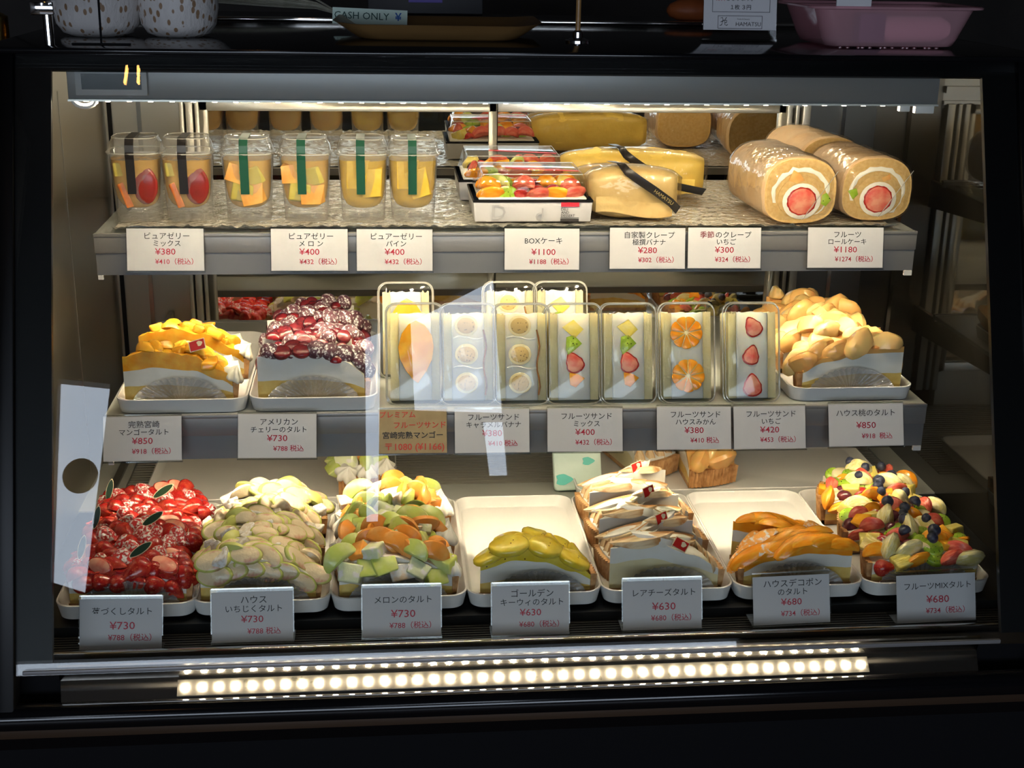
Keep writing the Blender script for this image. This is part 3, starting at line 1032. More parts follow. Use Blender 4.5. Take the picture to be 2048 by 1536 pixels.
def cherry_tart(label, loc, rz, seed, group, foil, flip=False):
    R = random.Random(seed)
    t, put = tart('cherry_tart_slice', label, loc, rz, flip, .134, 30, [(0, .058), (.5, .060), (.8, .050), (1, .028)],
                  (('sponge_layer', 'custard', .42), ('cream_layer', 'cream_white', 1.0)), seed=seed, group=group, foil=foil, film_h=.004)
    a = proto('ch', lambda: m_ball('cherry', .0105, .0105, .0090, .0, name='cherry_half'))
    b = proto('chc', lambda: m_slab('cherry_cut', .022, .020, .007, 1, 'cherry_half', .0005, m2='cherry'))
    d = proto('chd', lambda: m_ball('cherry_dusted', .0125, .0120, .0120, -.5, name='dusted_cherry'))
    for r, f in spots(R, 24, .10, .95):
        q = R.random()
        if q < .40:
            put(a, 'cherry_half', r, f, -.001, (R.uniform(-.3, .3), R.uniform(-.3, .3), 0), R.uniform(.9, 1.1))
        elif q < .68:
            put(b, 'cherry_half', r, f, .001, (R.uniform(.4, 1.1), R.uniform(-.3, .3), R.uniform(-.5, .5)), R.uniform(.9, 1.1))
        else:
            put(d, 'dusted_cherry', r, f, -.002, (R.uniform(-.3, .3), R.uniform(-.3, .3), R.uniform(0, 3)), R.uniform(.9, 1.1))
    return t


def peach_tart(label, loc, rz, seed, group, foil, flip=True):
    R = random.Random(seed)
    t, put = tart('peach_tart_slice', label, loc, rz, flip, .134, 32, [(0, .060), (.4, .058), (.75, .046), (1, .028)],
                  (('custard', 'custard', .36), ('cream_layer', 'cream_white', .86), ('peach_topping', 'peach', 1.0)), seed=seed, group=group, foil=foil, film_h=.008, crust='crust')
    ms = [proto(('pc', i), lambda i=i: m_crescent(('peach', 'peach_pale')[i % 2], .046, .030, .025, .8, i, 'peach_wedge', .36)) for i in range(4)]
    for r, f in spots(R, 12, .08, .95):
        put(R.choice(ms), 'peach_wedge', r, f, -.005, (R.uniform(-.6, .6), R.uniform(-.4, .4), R.uniform(-1.3, 1.3)), R.uniform(.75, 1.08))
    return t


def strawberry_tart(label, loc, rz, seed, group, foil, flip=False, plaque=(.55, .5)):
    R = random.Random(seed)
    t, put = tart('strawberry_tart_slice', label, loc, rz, flip, .134, 32, [(0, .040), (.4, .044), (.75, .040), (1, .028)],
                  (('custard', 'custard', .35), ('cream_layer', 'cream_white', .80), ('jam_topping', 'strawberry', 1.0)), seed=seed, group=group, foil=foil)
    ms = [proto(('sb', i), lambda i=i: m_berry_half('strawberry', .034, .024, .014, i, m2='strawberry_cut')) for i in range(3)]
    mc = [proto(('sbc', i), lambda i=i: m_slab('strawberry_cut', .034, .020, .007, i, 'strawberry_slice', .001, m2='strawberry')) for i in range(2)]
    md = [proto(('sbd', i), lambda i=i: m_berry_half('strawberry_dusted', .030, .024, .015, i + 5, 'dusted_strawberry')) for i in range(2)]
    for r, f in spots(R, 17, .08, .97):
        q = R.random()
        if q < .60:
            put(R.choice(ms), 'strawberry_half', r, f, -.003, (R.uniform(-.5, .5), R.uniform(-.5, .5), R.uniform(-1.0, 1.0) + (pi if R.random() < .4 else 0)), R.uniform(.85, 1.1))
        elif q < .70:
            put(R.choice(mc), 'strawberry_slice', r, f, .002, (R.uniform(.4, 1.0), R.uniform(-.3, .3), R.uniform(-.8, .8)), R.uniform(.85, 1.05))
        else:
            put(R.choice(md), 'dusted_strawberry', r, f, -.002, (R.uniform(-.4, .4), R.uniform(-.4, .4), R.uniform(0, 6)), R.uniform(.85, 1.1))
    for i in range(6):
        put(R.choice(ms), 'strawberry_half', .16 + .14 * i, -.02, -.013 + R.uniform(-.003, .003), (R.uniform(.5, 1.2), R.uniform(-.3, .3), R.uniform(-.6, .6)), R.uniform(.8, .95))
    # upright cut halves along the rim
    for f in (.12, .38, .64, .9):
        put(ms[0], 'strawberry_half', .93, f, -.002, (0, .95 if not flip else -.95, (0 if not flip else pi)), .92)
    if plaque:
        put(proto('lplq', lambda: m_plaque('leaf_plaque', 'gold_edge', .027, .0080)), 'leaf_plaque', plaque[0], plaque[1], .020, (.9, -.62, .35))
    return t


def fig_tart(label, loc, rz, seed, group, foil, flip=False):
    R = random.Random(seed)
    t, put = tart('fig_tart_slice', label, loc, rz, flip, .134, 34, [(0, .046), (.35, .056), (.7, .050), (1, .026)],
                  (('custard', 'custard', .35), ('cream_layer', 'cream', 1.0)), seed=seed, group=group, foil=foil)
    ms = [proto(('fg', i), lambda i=i: m_slab('fig', .044, .026, .006, i, 'fig_slice', .0025, m2='fig_skin')) for i in range(3)]
    mk = [proto(('fgw', i), lambda i=i: m_crescent(('fig', 'fig_skin')[i], .040, .018, .018, 1.2, i, 'fig_wedge')) for i in range(2)]
    md = [proto(('fgd', i), lambda i=i: m_chunk('fig_dusted', .020, .016, .012, i, .003, .004, 'dusted_fig')) for i in range(2)]
    for r, f in spots(R, 18, .08, .95):
        q = R.random()
        if q < .55:
            put(R.choice(ms), 'fig_slice', r, f, .001, (R.uniform(.2, 1.0), R.uniform(-.3, .3), R.uniform(-.6, .6)), R.uniform(.8, 1.05))
        elif q < .78:
            put(R.choice(mk), 'fig_wedge', r, f, -.003, (R.uniform(-.6, .6), R.uniform(-.3, .3), R.uniform(-.9, .9)), R.uniform(.8, 1))
        else:
            put(R.choice(md), 'dusted_fig', r, f, -.002, (R.uniform(-.5, .5), R.uniform(-.5, .5), R.uniform(0, 3)), R.uniform(.8, 1.1))
    for i in range(6):
        put(R.choice(ms), 'fig_slice', .14 + .14 * i, -.02, -.012 + R.uniform(-.003, .003), (R.uniform(.9, 1.4), R.uniform(-.3, .3), R.uniform(-.3, .3)), R.uniform(.8, 1.0))
    return t


def melon_tart(label, loc, rz, seed, group, foil, flip=False):
    R = random.Random(seed)
    t, put = tart('melon_tart_slice', label, loc, rz, flip, .134, 34, [(0, .044), (.35, .054), (.7, .046), (1, .026)],
                  (('custard', 'custard', .35), ('cream_layer', 'cream_white', 1.0)), seed=seed, group=group, foil=foil)
    mo = [proto(('mo', i), lambda i=i: m_crescent('melon_orange', .042, .020, .022, 1.3, i, 'orange_melon_wedge')) for i in range(2)]
    mg = [proto(('mgr', i), lambda i=i: m_crescent('melon_green', .042, .020, .022, 1.3, i + 4, 'green_melon_wedge')) for i in range(2)]
    ck = [proto(('mk', i), lambda i=i: m_chunk(('melon_orange', 'melon_green', 'melon_dusted', 'melon_pale')[i], .027, .020, .013, i, .002, .003, ('orange_melon_chunk', 'green_melon_chunk', 'dusted_melon_chunk', 'dusted_melon_chunk')[i])) for i in range(4)]
    for r, f in spots(R, 16, .05, .88):
        q = R.random()
        if q < .28:
            put(R.choice(mo), 'orange_melon_wedge', r, f, -.002, (R.uniform(-.6, .6), R.uniform(-.4, .4), R.uniform(-1, 1)), R.uniform(.8, 1.05))
        elif q < .50:
            put(R.choice(mg), 'green_melon_wedge', r, f, -.002, (R.uniform(-.6, .6), R.uniform(-.4, .4), R.uniform(-1, 1)), R.uniform(.8, 1.05))
        else:
            i = R.choice((0, 1, 2, 3))
            put(ck[i], ck[i].name.split('.')[0], r, f, -.002, (R.uniform(-.6, .6), R.uniform(-.6, .6), R.uniform(0, 3)), R.uniform(.8, 1.1))
    for i in range(6):
        j = R.choice((0, 1, 0, 1, 2, 3))
        put(ck[j], ck[j].name.split('.')[0], .12 + .135 * i, -.015, -.014 + R.uniform(-.003, .003), (R.uniform(.6, 1.2), R.uniform(-.5, .5), R.uniform(-.5, .5)), R.uniform(.85, 1.05))
    rs = proto('ros2', lambda: m_rosette('cream_white', .014, .021))
    for f in (.14, .5, .86):
        put(rs, 'piped_cream', .92, f, -.003, (0, .25 if not flip else -.25, R.uniform(0, 3)))
    return t


def kiwi_tart(label, loc, rz, seed):
    R = random.Random(seed)
    t, put = tart('golden_kiwi_tart_slice', label, loc, rz, False, .133, 32, [(0, .044), (.3, .060), (.55, .056), (.8, .038), (1, .022)],
                  (('custard', 'custard', .30), ('cream_layer', 'cream_white', .72), ('kiwi_topping', 'kiwi_gold', 1.0)), seed=seed, lumps=.0008, film_h=.006)
    ms = [proto(('kg', i), lambda i=i: m_slab('kiwi_gold', .048, .034, .010, i, 'golden_kiwi_slice', .003)) for i in range(3)]
    for r, f, a in ((.10, .5, .1), (.26, .2, .2), (.30, .8, .0), (.44, .5, .3), (.55, .15, .2), (.58, .85, .1), (.70, .5, .3), (.80, .15, .3), (.80, .82, .2), (.90, .5, .4)):
        put(R.choice(ms), 'golden_kiwi_slice', r, f, -.002, (R.uniform(-.25, .35), a * .5, R.uniform(-.4, .4)), R.uniform(.8, 1.0))
    return t


def cheese_tart(label, loc, rz, seed, group, foil, flip=True, plaque=True, mirror_rim=False):
    R = random.Random(seed)
    t, put = tart('rare_cheese_tart_slice', label, loc, rz, flip, .134, 32, [(0, .056), (.35, .064), (.7, .046), (1, .026)],
                  (('cheese_filling', 'cheese', .62), ('meringue_layer', 'cream_white', 1.0)), seed=seed, group=group, foil=foil, crust='crust_pale', film_h=.005, lumps=.0006)
    ms = [proto(('pt', i), lambda i=i: m_petal('toasted', .075, .020, .007, seed=i)) for i in range(2)]
    mw = [proto(('pw', i), lambda i=i: m_petal('cream_white', .060, .020, .008, seed=i + 3)) for i in range(2)]
    sm = proto('ps', lambda: m_petal('toasted', .034, .016, .006))
    for r, f, a in ((.30, .12, .10), (.52, .36, .28), (.66, .60, .42), (.74, .84, .52)):
        put(ms[0], 'toasted_meringue', r, f, -.002, (R.uniform(-.2, .3), 0, (a if not flip else -a)), R.uniform(.9, 1.05))
    for r, f, a in ((.42, .22, .2), (.60, .5, .35), (.72, .74, .45)):
        put(mw[0], 'meringue_petal', r, f, -.002, (R.uniform(-.2, .2), 0, (a if not flip else -a)), R.uniform(.9, 1.05))
    for f in (.1, .35, .6, .85):
        put(sm, 'toasted_meringue', .90, f, -.004, (0, .75 if not flip else -.75, (.2 if not flip else -.2)), R.uniform(.9, 1.1))
    if plaque:
        put(proto('rtag', lambda: m_plaque('red_plaque', 'gold_edge', .019, .013, shape='card')), 'red_plaque', plaque, .10, .008, (1.15, 0, .0))
    return t


def dekopon_tart(label, loc, rz, seed, group, foil, flip=True):
    R = random.Random(seed)
    t, put = tart('dekopon_tart_slice', label, loc, rz, flip, .134, 34, [(0, .050), (.4, .056), (.75, .044), (1, .026)],
                  (('sponge_layer', 'custard', .42), ('cream_layer', 'cream_white', .74), ('orange_topping', 'orange', 1.0)), seed=seed, group=group, foil=foil, film_h=.008, crust='crust')
    ms = [proto(('ok', i), lambda i=i: m_crescent(('orange', 'orange', 'orange_dusted')[i], .058, .026, .013, .5, i, 'orange_segment', .36)) for i in range(3)]
    for r, f in spots(R, 15, .06, .95):
        o = ms[2] if (r > .7 and R.random() < .6) else R.choice(ms[:2])
        put(o, 'orange_segment', r, f, -.005, (R.uniform(-.4, .4), R.uniform(-.15, .15), R.uniform(-.35, .5)), R.uniform(.8, 1.0))
    return t


def fruit_tart(label, loc, rz, seed, group, foil, flip=True):
    R = random.Random(seed)
    t, put = tart('fruit_mix_tart_slice', label, loc, rz, flip, .134, 34, [(0, .036), (.4, .040), (.75, .034), (1, .026)],
                  (('custard', 'custard', .40), ('cream_layer', 'cream', 1.0)), seed=seed, group=group, foil=foil, rim=.029)
    K = [('kiwi_slice', proto('fk', lambda: m_slab('kiwi', .030, .026, .009, 1, 'kiwi_slice', .0015))),
         ('blueberry', proto('fb', lambda: m_ball('blueberry', .0068, .0068, .0062, -.5, name='blueberry', crown=True))),
         ('grape_half', proto('fgp', lambda: m_ball('grape', .0115, .0105, .011, -.1, name='grape_half'))),
         ('pineapple_chunk', proto('fp', lambda: m_chunk('pineapple', .024, .018, .014, 3, .002, .003, 'pineapple_chunk'))),
         ('orange_segment', proto('fo', lambda: m_crescent('orange', .036, .016, .018, 1.2, 8, 'orange_segment'))),
         ('grapefruit_segment', proto('fgf', lambda: m_crescent('grapefruit', .036, .017, .018, 1.2, 9, 'grapefruit_segment'))),
         ('mango_chunk', proto('fm', lambda: m_chunk('mango', .022, .018, .012, 5, .002, .003, 'mango_chunk'))),
         ('pomelo_segment', proto('fpo', lambda: m_crescent('pomelo', .042, .022, .022, 1.2, 10, 'pomelo_segment'))),
         ('strawberry_half', proto('fst', lambda: m_berry_half('strawberry', .028, .020, .012, 7, m2='strawberry_cut'))),
         ('banana_slice', proto('fba', lambda: m_slab('banana', .030, .027, .008, 4, 'banana_slice', .001))),
         ('dusted_strawberry', proto('fds', lambda: m_berry_half('strawberry_dusted', .034, .020, .014, 9, 'dusted_strawberry')))]
    order = [0, 7, 4, 8, 3, 9, 5, 2, 6, 0, 10, 3, 7, 4, 5, 0, 2]
    R.shuffle(order)
    sp = spots(R, 17, .06, .93)
    for (r, f), i in zip(sp, order):
        pn, me = K[i]
        if i in (0, 9):
            rot = (R.uniform(.2, .9), R.uniform(-.4, .4), R.uniform(-1, 1))
        elif i == 2:
            rot = (R.uniform(-.2, .2), 0, R.uniform(0, 3))
        else:
            rot = (R.uniform(-.5, .5), R.uniform(-.4, .4), R.uniform(-1.2, 1.2))
        put(me, pn, r, f, -.002, rot, R.uniform(.85, 1.1))
    for r, f in ((R.uniform(.3, .45), .2), (R.uniform(.55, .7), .7), (R.uniform(.3, .5), .85)):
        put(K[1][1], 'blueberry', r, f, .014, (R.uniform(-.5, .5), R.uniform(-.5, .5), 0), R.uniform(.95, 1.15))
    for i in range(6):
        pn, me = K[(0, 4, 3, 8, 7, 5)[(i + seed) % 6]]
        put(me, pn, .14 + .14 * i, -.01, -.009, (R.uniform(.5, 1.1), R.uniform(-.3, .3), R.uniform(-.5, .5)), R.uniform(.8, 1.0))
    return t


# ------------------------------------------------------------------ trays
def tray(label, loc, wd, dp, h=.017, group='white serving trays', rz=0.0, flare=.0055):
    t = MB()
    rings = []
    r = .016
    for dw, z, rr in ((-2 * flare, 0, r), (-2 * flare + .004, .0, r), (0, h - .002, r + .004), (.0005, h, r + .004), (-.003, h + .0006, r + .003), (-.006, h - .001, r + .002), (-2 * flare - .0025, .0045, r), (-2 * flare - .006, .0035, r)):
        rings.append([(x, y + dp / 2, z) for x, y in rrect(wd + dw, dp + dw, rr)])
    t.loft(rings)
    o = t.build('serving_tray', 'melamine', None, angle=50)
    o.location = loc
    o.rotation_euler = (0, 0, rz)
    return tag(o, label, 'tray', group)


# ------------------------------------------------------------------ price tags
def price_tag(label, bl, br, Yb, lines, hgt=.053, tilt=15, stand=False, card='card', hand=False, group='price tags'):
    """bl, br: pixels of the lower corners; lines: (text, size, x, z, ink)"""
    a, b = at(bl[0], bl[1], Y=Yb), at(br[0], br[1], Y=Yb)
    wd = (b - a).length
    roll = math.atan2(b.z - a.z, b.x - a.x)
    mid = (a + b) / 2
    t = thing('price_tag', label, 'price tag', mid, (-RAD(tilt), -roll, 0), group)
    W2 = wd / 2
    MB().box((-W2, -.0006, 0), (W2, .0006, hgt)).build('acrylic_sheet', 'acrylic', t)
    e = MB().box((-W2, -.0018, -.0012), (W2, .0014, .0002))
    if stand:
        e.hexa([(-W2, .0008, -.001), (W2, .0008, -.001), (W2, .030, .0078), (-W2, .030, .0078), (-W2, .0008, .0008), (W2, .0008, .0008), (W2, .030, .0093), (-W2, .030, .0093)])
        e.v = e.v
    e.build('acrylic_foot', 'acrylic_edge', t)
    MB().box((-W2 + .001, -.0014, hgt - .0008), (W2 - .001, .001, hgt + .0006)).build('acrylic_lip', 'acrylic_edge', t)
    MB().box((-W2 + .0012, -.0010, .001), (W2 - .0012, -.0007, hgt - .004 if stand else hgt - .002)).build('card', card, t)
    inks = {}
    for s, size, x, z, ink in lines:
        inks.setdefault(ink, MB())
        letters(inks[ink], s, size, x * wd, z * hgt, -.0013, 0, .012 if hand else (.006 if 'red' in ink else .003), 1.14 if s[:1] == '¥' and len(s) < 6 else 1.03)
    for ink, mb in inks.items():
        o = mb.build('lettering', ink, t, recalc=False, flat=True)
        o['label'] = {'ink_black': 'black lettering', 'ink_red': 'red price lettering', 'ink_dark_red': 'dark red lettering', 'ink_vermilion': 'red handwriting'}[ink]
    return t


def std(l1, l2, p1, p2, kanji=True, s1=.0088, dark=None):
    out = []
    tax = '¥%s（税込）' % p2 if kanji else '¥%s 税込' % p2
    if l2:
        out += [(l1, s1, 0.02, .735, 'ink_black'), (l2, s1 * .92, 0.02, .575, 'ink_black')]
    else:
        out += [(l1, s1 * .98, 0.02, .66, 'ink_black')]
    out += [('¥%s' % p1, .0102, .0, .38, 'ink_red'), (tax, .0080, .14, .17, 'ink_red')]
    return out


# ------------------------------------------------------------------ packed goods
def clear_shell(parent, W, D, H, name='clear_box'):
    """blister box: front face at y=0, rounded corners, ridged rim"""
    mb = MB()
    rings = []
    for y, k, r in ((D, .88, .008), (D * .98, .95, .010), (.012, .97, .011), (.010, .985, .012), (.006, .975, .012), (.001, .93, .011), (0, .88, .010)):
        rings.append([(x, y, z + H / 2) for x, z in rrect(W * k, H * (k * .5 + .5), r)])
    mb.loft(rings)
    mb.build(name, 'pack_clear', parent, angle=60, recalc=True)
    rm = MB()
    for y, k, rad in ((.010, .995, .0011), (.003, .955, .0008)):
        rm.tube([(x, y, z + H / 2) for x, z in rrect(W * k, H * (k * .5 + .5), .012)], rad, 6, closed=True)
    rm.build('box_rim', 'pack_rim', parent)


def sandwich(label, loc, fill, seed=0, rz=0.0, lean=17, group='fruit sandwiches in clear boxes', W=.071, H=.124, D=.050):
    R = random.Random(seed)
    t = thing('fruit_sandwich', label, 'sandwich', loc, (-RAD(lean), 0, rz), group)
    clear_shell(t, W, D, H)
    w = W * .84
    z0, z1 = .006, H * .90
    y0, y1 = .0055, D - .004
    b = w * .17

    def slab_(x0, x1, m, pn, top=.004, f=.0):
        mb = MB()
        n = 10
        V = []
        for j in range(2):
            y = (y0 + f, y1)[j]
            for i in range(n + 1):
                V.append((x0 + (x1 - x0) * i / n, y, z0))
            for i in range(n + 1):
                V.append((x0 + (x1 - x0) * i / n, y, z1 + top * noise.noise(Vector((i * 1.7 + seed, x0 * 90, j)))))
        m_ = n + 1
        F = []
        for i in range(n):
            F += [(i, i + 1, m_ + i + 1, m_ + i), (2 * m_ + i + 1, 2 * m_ + i, 3 * m_ + i, 3 * m_ + i + 1), (m_ + i, m_ + i + 1, 3 * m_ + i + 1, 3 * m_ + i), (i + 1, i, 2 * m_ + i, 2 * m_ + i + 1)]
        F += [(0, m_, 3 * m_, 2 * m_), (n, 2 * m_ + n, 3 * m_ + n, m_ + n)]
        mb.add(V, F)
        return mb.build(pn, m, t, bevel=.0012, angle=50)
    slab_(-w / 2, -w / 2 + b, 'bread', 'bread_slice')
    slab_(w / 2 - b, w / 2, 'bread', 'bread_slice')
    slab_(-w / 2 + b, w / 2 - b, 'sandwich_cream', 'cream_filling', .003, -.0008)

    def disc(pn, x, z, pts, m, th=.0012, m2=None, rim=None):
        mb = MB().prism([(x + a, z * H + c) for a, c in pts], y0 - .0008 - th, y0 + .002)
        return mb.build(pn, m, t, bevel=.0004, angle=50)

    def ell(a, c, n=22, p=1.0, wob=0.0):
        return [(a * cos(2 * pi * i / n) * (1 + wob * noise.noise(Vector((i * .9, seed, 1)))), c * sin(2 * pi * i / n) * (1 + wob * noise.noise(Vector((i * .9, seed, 1))))) for i in range(n)]

    def berry(s, ang=0.0):
        pts = []
        for i in range(24):
            a = 2 * pi * i / 24
            z = sin(a)
            x = cos(a) * (.80 - .36 * z) * (1 + .05 * cos(9 * a))
            pts.append((x * s, z * s * 1.05))
        return [(x * cos(ang) - z * sin(ang), x * sin(ang) + z * cos(ang)) for x, z in pts]

    def strawb(x, z, s, ang=0):
        disc('strawberry_slice', x, z, berry(s, ang), 'strawberry', .0009)
        o = disc('strawberry_flesh', x, z, berry(s * .86, ang), 'strawberry_cut', .0014)

    def citrus(x, z, R_):
        n = 9
        for i in range(n):
            a0 = 2 * pi * i / n + .2
            pts = [(R_ * .10 * cos(a0 + pi / n), R_ * .10 * sin(a0 + pi / n))]
            for j in range(7):
                a = a0 + .018 + (2 * pi / n - .036) * j / 6
                rr = R_ * (1 - .06 * abs(j / 3 - 1) ** 3)
                pts.append((rr * cos(a), rr * sin(a)))
            disc('orange_segment', x, z, pts, 'orange', .0013)
        disc('orange_pith', x, z, ell(R_ * .93, R_ * .93), 'pomelo', .0006)
    if fill == 'mango':
        pts = [(0, .036), (.011, .030), (.019, .018), (.0215, .004), (.019, -.012), (.012, -.026), (.002, -.040), (-.004, -.036), (-.013, -.024), (-.020, -.010), (-.0215, .004), (-.017, .020), (-.009, .031)]
        disc('mango_slice', .001, .54, pts, 'mango', .0016)
    elif fill == 'banana':
        for z in (.78, .50, .22):
            disc('banana_slice', -.002, z, ell(.0140, .0128), 'banana', .0010)
            disc('banana_core', -.002, z, ell(.0110, .0098), 'banana_core', .0014)
        for z in (.66, .37):
            mb = MB().tube([(-w * .3 + w * .6 * i / 6, y0 - .0006, z * H + .002 * sin(i)) for i in range(7)], .0012, 6)
            mb.build('cream_crease', 'cream_white', t)
        mb = MB().tube([(w * .34 + .002 * sin(i * 1.3), y0 - .0004, H * (.10 + .08 * i)) for i in range(9)], .0011, 6)
        mb.build('caramel_line', 'caramel', t)
    elif fill == 'mix':
        q = R.uniform(-.12, .12)
        disc('mango_piece', -.001, .74, [(x * cos(q) - z * sin(q), x * sin(q) + z * cos(q)) for x, z in [(-.013, .004), (.002, .012), (.013, -.001), (.001, -.011)]], 'pineapple')
        disc('kiwi_piece', -.001, .585, [(-.008, .010), (.001, .013), (.011, .002), (.004, -.004), (-.006, -.012), (-.009, -.004)], 'kiwi')
        strawb(.0, .42, .0132, .35 + q)
        disc('orange_piece', .001, .245, [(-.007, .009), (.004, .007), (.012, .002), (.001, -.009), (-.006, -.006)], 'orange')
    elif fill == 'orange':
        citrus(-.001, .70, .0200)
        citrus(.001, .275, .0205)
    elif fill == 'strawberry':
        strawb(.001, .76, .0126, .5)
        strawb(-.001, .48, .0122, -.25)
        strawb(.000, .18, .0140, .05)
    return t


def sup(a, b, n=28, p=3.2):
    out = []
    for i in range(n):
        t_ = 2 * pi * i / n
        c_, s_ = cos(t_), sin(t_)
        out.append((a * math.copysign(abs(c_) ** (2 / p), c_), b * math.copysign(abs(s_) ** (2 / p), s_)))
    return out


def jelly_cup(label, loc, kind, label_kind, seed=0, rz=0.0):
    """kind: mix, melon, pine"""
    R = random.Random(seed)
    t = thing('jelly_cup', label, 'jelly cup', loc, (0, 0, rz), 'jelly cups on the upper shelf')
    rings = [[(x, y, z) for x, y in sup(a, a)] for a, z in ((.0265, 0), (.0265, .001), (.0285, .040), (.0310, .078), (.0325, .079), (.0325, .082))]
    MB().loft(rings, cap1=False).build('cup', 'cup_plastic', t, angle=60)
    rings = [[(x, y, z) for x, y in sup(a, a, 28, p)] for a, z, p in ((.008, .0135, 2), (.016, .0150, 2), (.0215, .019, 2.3), (.0250, .027, 2.8), (.0270, .040, 3), (.0290, .074, 3.2))]
    jm = {'mix': 'jelly_amber', 'melon': 'jelly_peach', 'pine': 'jelly_yellow'}[kind]
    MB().loft(rings).build('jelly', jm, t, angle=60)

    def front(pn, me, x, z, rot=(0, 0, 0), s=1.0, y=None):
        # pieces pressed against the front of the jelly
        yy = (-.0262 if pn.endswith('piece') else -.0252) if y is None else y
        link(pn, me, t, (x, yy, z), rot, (s, .5 * s, s) if pn.endswith('piece') else s)
    if kind == 'mix':
        gp = proto('jgrape', lambda: m_ball('grape_red', .0150, .0038, .0235, -.98, name='grape', n=16))
        gm = proto('jmel', lambda: m_chunk('melon_light', .022, .005, .016, 2, .002, .001, 'melon_piece'))
        ap = proto('japp', lambda: m_chunk('red_apple', .008, .004, .030, 3, .0015, .002, 'apple_piece'))
        front('grape', gp, .0125, .021)
        front('melon_piece', gm, -.0125, .055)
        front('apple_piece', ap, -.006, .018, (0, -.35, 0))
    elif kind == 'melon':
        a = proto('jmo', lambda: m_chunk('melon_jelly', .024, .006, .022, 4, .0028, .004, 'orange_melon_piece'))
        b = proto('jmg', lambda: m_chunk('melon_light', .024, .006, .025, 5, .0028, .004, 'green_melon_piece'))
        front('orange_melon_piece', a, -.013, .048, (0, R.uniform(-.4, .4), 0))
        front('green_melon_piece', b, .010, .042, (0, R.uniform(-.5, .5), 0))
        front('green_melon_piece', b, -.010, .024, (0, R.uniform(-.3, .3), 0))
        front('orange_melon_piece', a, .009, .022, (0, R.uniform(-.4, .4), 0))
    else:
        a = proto('jpi', lambda: m_chunk('pine_jelly', .027, .006, .034, 6, .0028, .005, 'pineapple_piece'))
        front('pineapple_piece', a, -.009, .040, (0, R.uniform(-.2, .3), 0))
        front('pineapple_piece', a, .010, .030, (0, R.uniform(-.5, .2), 0))
    rings = [[(x, y, z) for x, y in sup(a, a)] for a, z in ((.0330, .0805), (.0335, .083), (.0315, .0845), (.0305, .092), (.0270, .0975), (.0262, .0995), (.0238, .0998), (.0225, .0990), (.004, .0990))]
    MB().loft(rings, cap0=False).build('lid', 'cup_plastic', t, angle=60)
    rm = MB()
    for a, z, r in ((.0335, .082, .0009), (.0262, .0995, .0008)):
        rm.tube([(x, y, z) for x, y in sup(a, a)], r, 6, closed=True)
    rm.build('lid_rim', 'pack_rim', t)
    # ribbon over the lid and down the front
    w_ = .0052
    path = [(.0225, .1003), (-.0225, .1003), (-.0268, .0995), (-.0310, .0925), (-.0322, .084), (-.0342, .082), (-.0325, .076), (-.0300, .034)]
    xo = -.002 + R.uniform(-.0015, .0015)
    V, F = [], []
    for y, z in path:
        V += [(xo - w_, y, z), (xo + w_, y, z), (xo + w_, y + .0002, z + .0004), (xo - w_, y + .0002, z + .0004)]
    for i in range(len(path) - 1):
        a, b = i * 4, i * 4 + 4
        for j in range(4):
            F.append((a + j, a + (j + 1) % 4, b + (j + 1) % 4, b + j))
    rbn = MB().add(V, F).build('ribbon', 'ribbon_black' if kind == 'mix' else 'ribbon_green', t, flat=True)
    g = MB()
    for sx in (-1, 1):
        g.box((xo + sx * w_ - .0005, -.0318, .040), (xo + sx * w_ + .0005, -.0312, .076), M=Matrix.Translation((0, .0, 0)))
    # sticker on the back
    if label_kind:
        b = MB().box((-.018, .0312, .050), (.018, .0316, .076))
        lb = b.build('sticker', 'card' if label_kind == 'white' else 'box_grey', t)
        pr = MB()
        for k_ in range(4):
            pr.box((-.016, .0316, .071 - k_ * .0045), (-.007, .0319, .0722 - k_ * .0045))
            pr.box((.000, .0316, .071 - k_ * .0045), (.013, .0319, .0718 - k_ * .0045)) if k_ < 2 else None
        pr.box((.008, .0316, .053), (.014, .0319, .0575))
        pr.build('sticker_print', 'grey_print', lb)
    return t

# ------------------------------------------------------------------ lowest deck: seven trays of tart slices
ZT = Z0
ZS = Z0 + .0048
TX = [-.2850, -.1385, .0135, .1660, .3185, .4720, .6240]
TL = ['white serving tray under the strawberry slices, at the far end by the steel wall', 'white serving tray holding the pale fig slices',
      'white serving tray holding orange and green melon slices', 'almost empty white serving tray with one golden kiwi slice',
      'white serving tray holding toasted meringue cheese slices', 'mostly empty white serving tray with two orange segment slices',
      'white serving tray holding mixed fruit slices beside the dark side window']
for x, l in zip(TX, TL):
    tray(l, (x, 1.354, ZT), .1525, .280, group='white trays on the lowest deck')

ORD = ['frontmost', 'second', 'third', 'fourth', 'fifth', 'sixth']


def pairs(fn, what, x, y, z, n, group, seed, first_flip=False, ang=32, L=.134, period=.083, **kw):
    """slices laid head to tail in pairs, from the front of the tray to the back"""
    for i in range(n):
        odd = i % 2
        f = first_flip ^ bool(odd)
        yy = y + (i // 2) * period + (.5 * L * sin(RAD(ang)) + .004 if odd else 0)
        rz = 0 if not odd else (RAD(ang) if not first_flip else -RAD(ang))
        lab = what % (ORD[i] + (' from the front' if i else ''))
        a = dict(kw)
        for k_ in list(a):
            if callable(a[k_]):
                a[k_] = a[k_](i)
        xx = x
        if odd:
            # the second slice of a pair lies head to tail along the slanted cut of the first
            ca, sa = cos(RAD(ang)), sin(RAD(ang))
            xx = x + (1 if not first_flip else -1) * (-L / 2 + L * ca - .003 - .44 * L * ca)
            yy = y + (i // 2) * period + L * sa + .004 - .44 * L * sa
        o = fn(lab, (xx, yy, z), rz, seed + i, group=group, foil=(i == 0 or (not odd and .30)), flip=f, **a)
        if odd:
            o.scale = (.88, .88, 1)


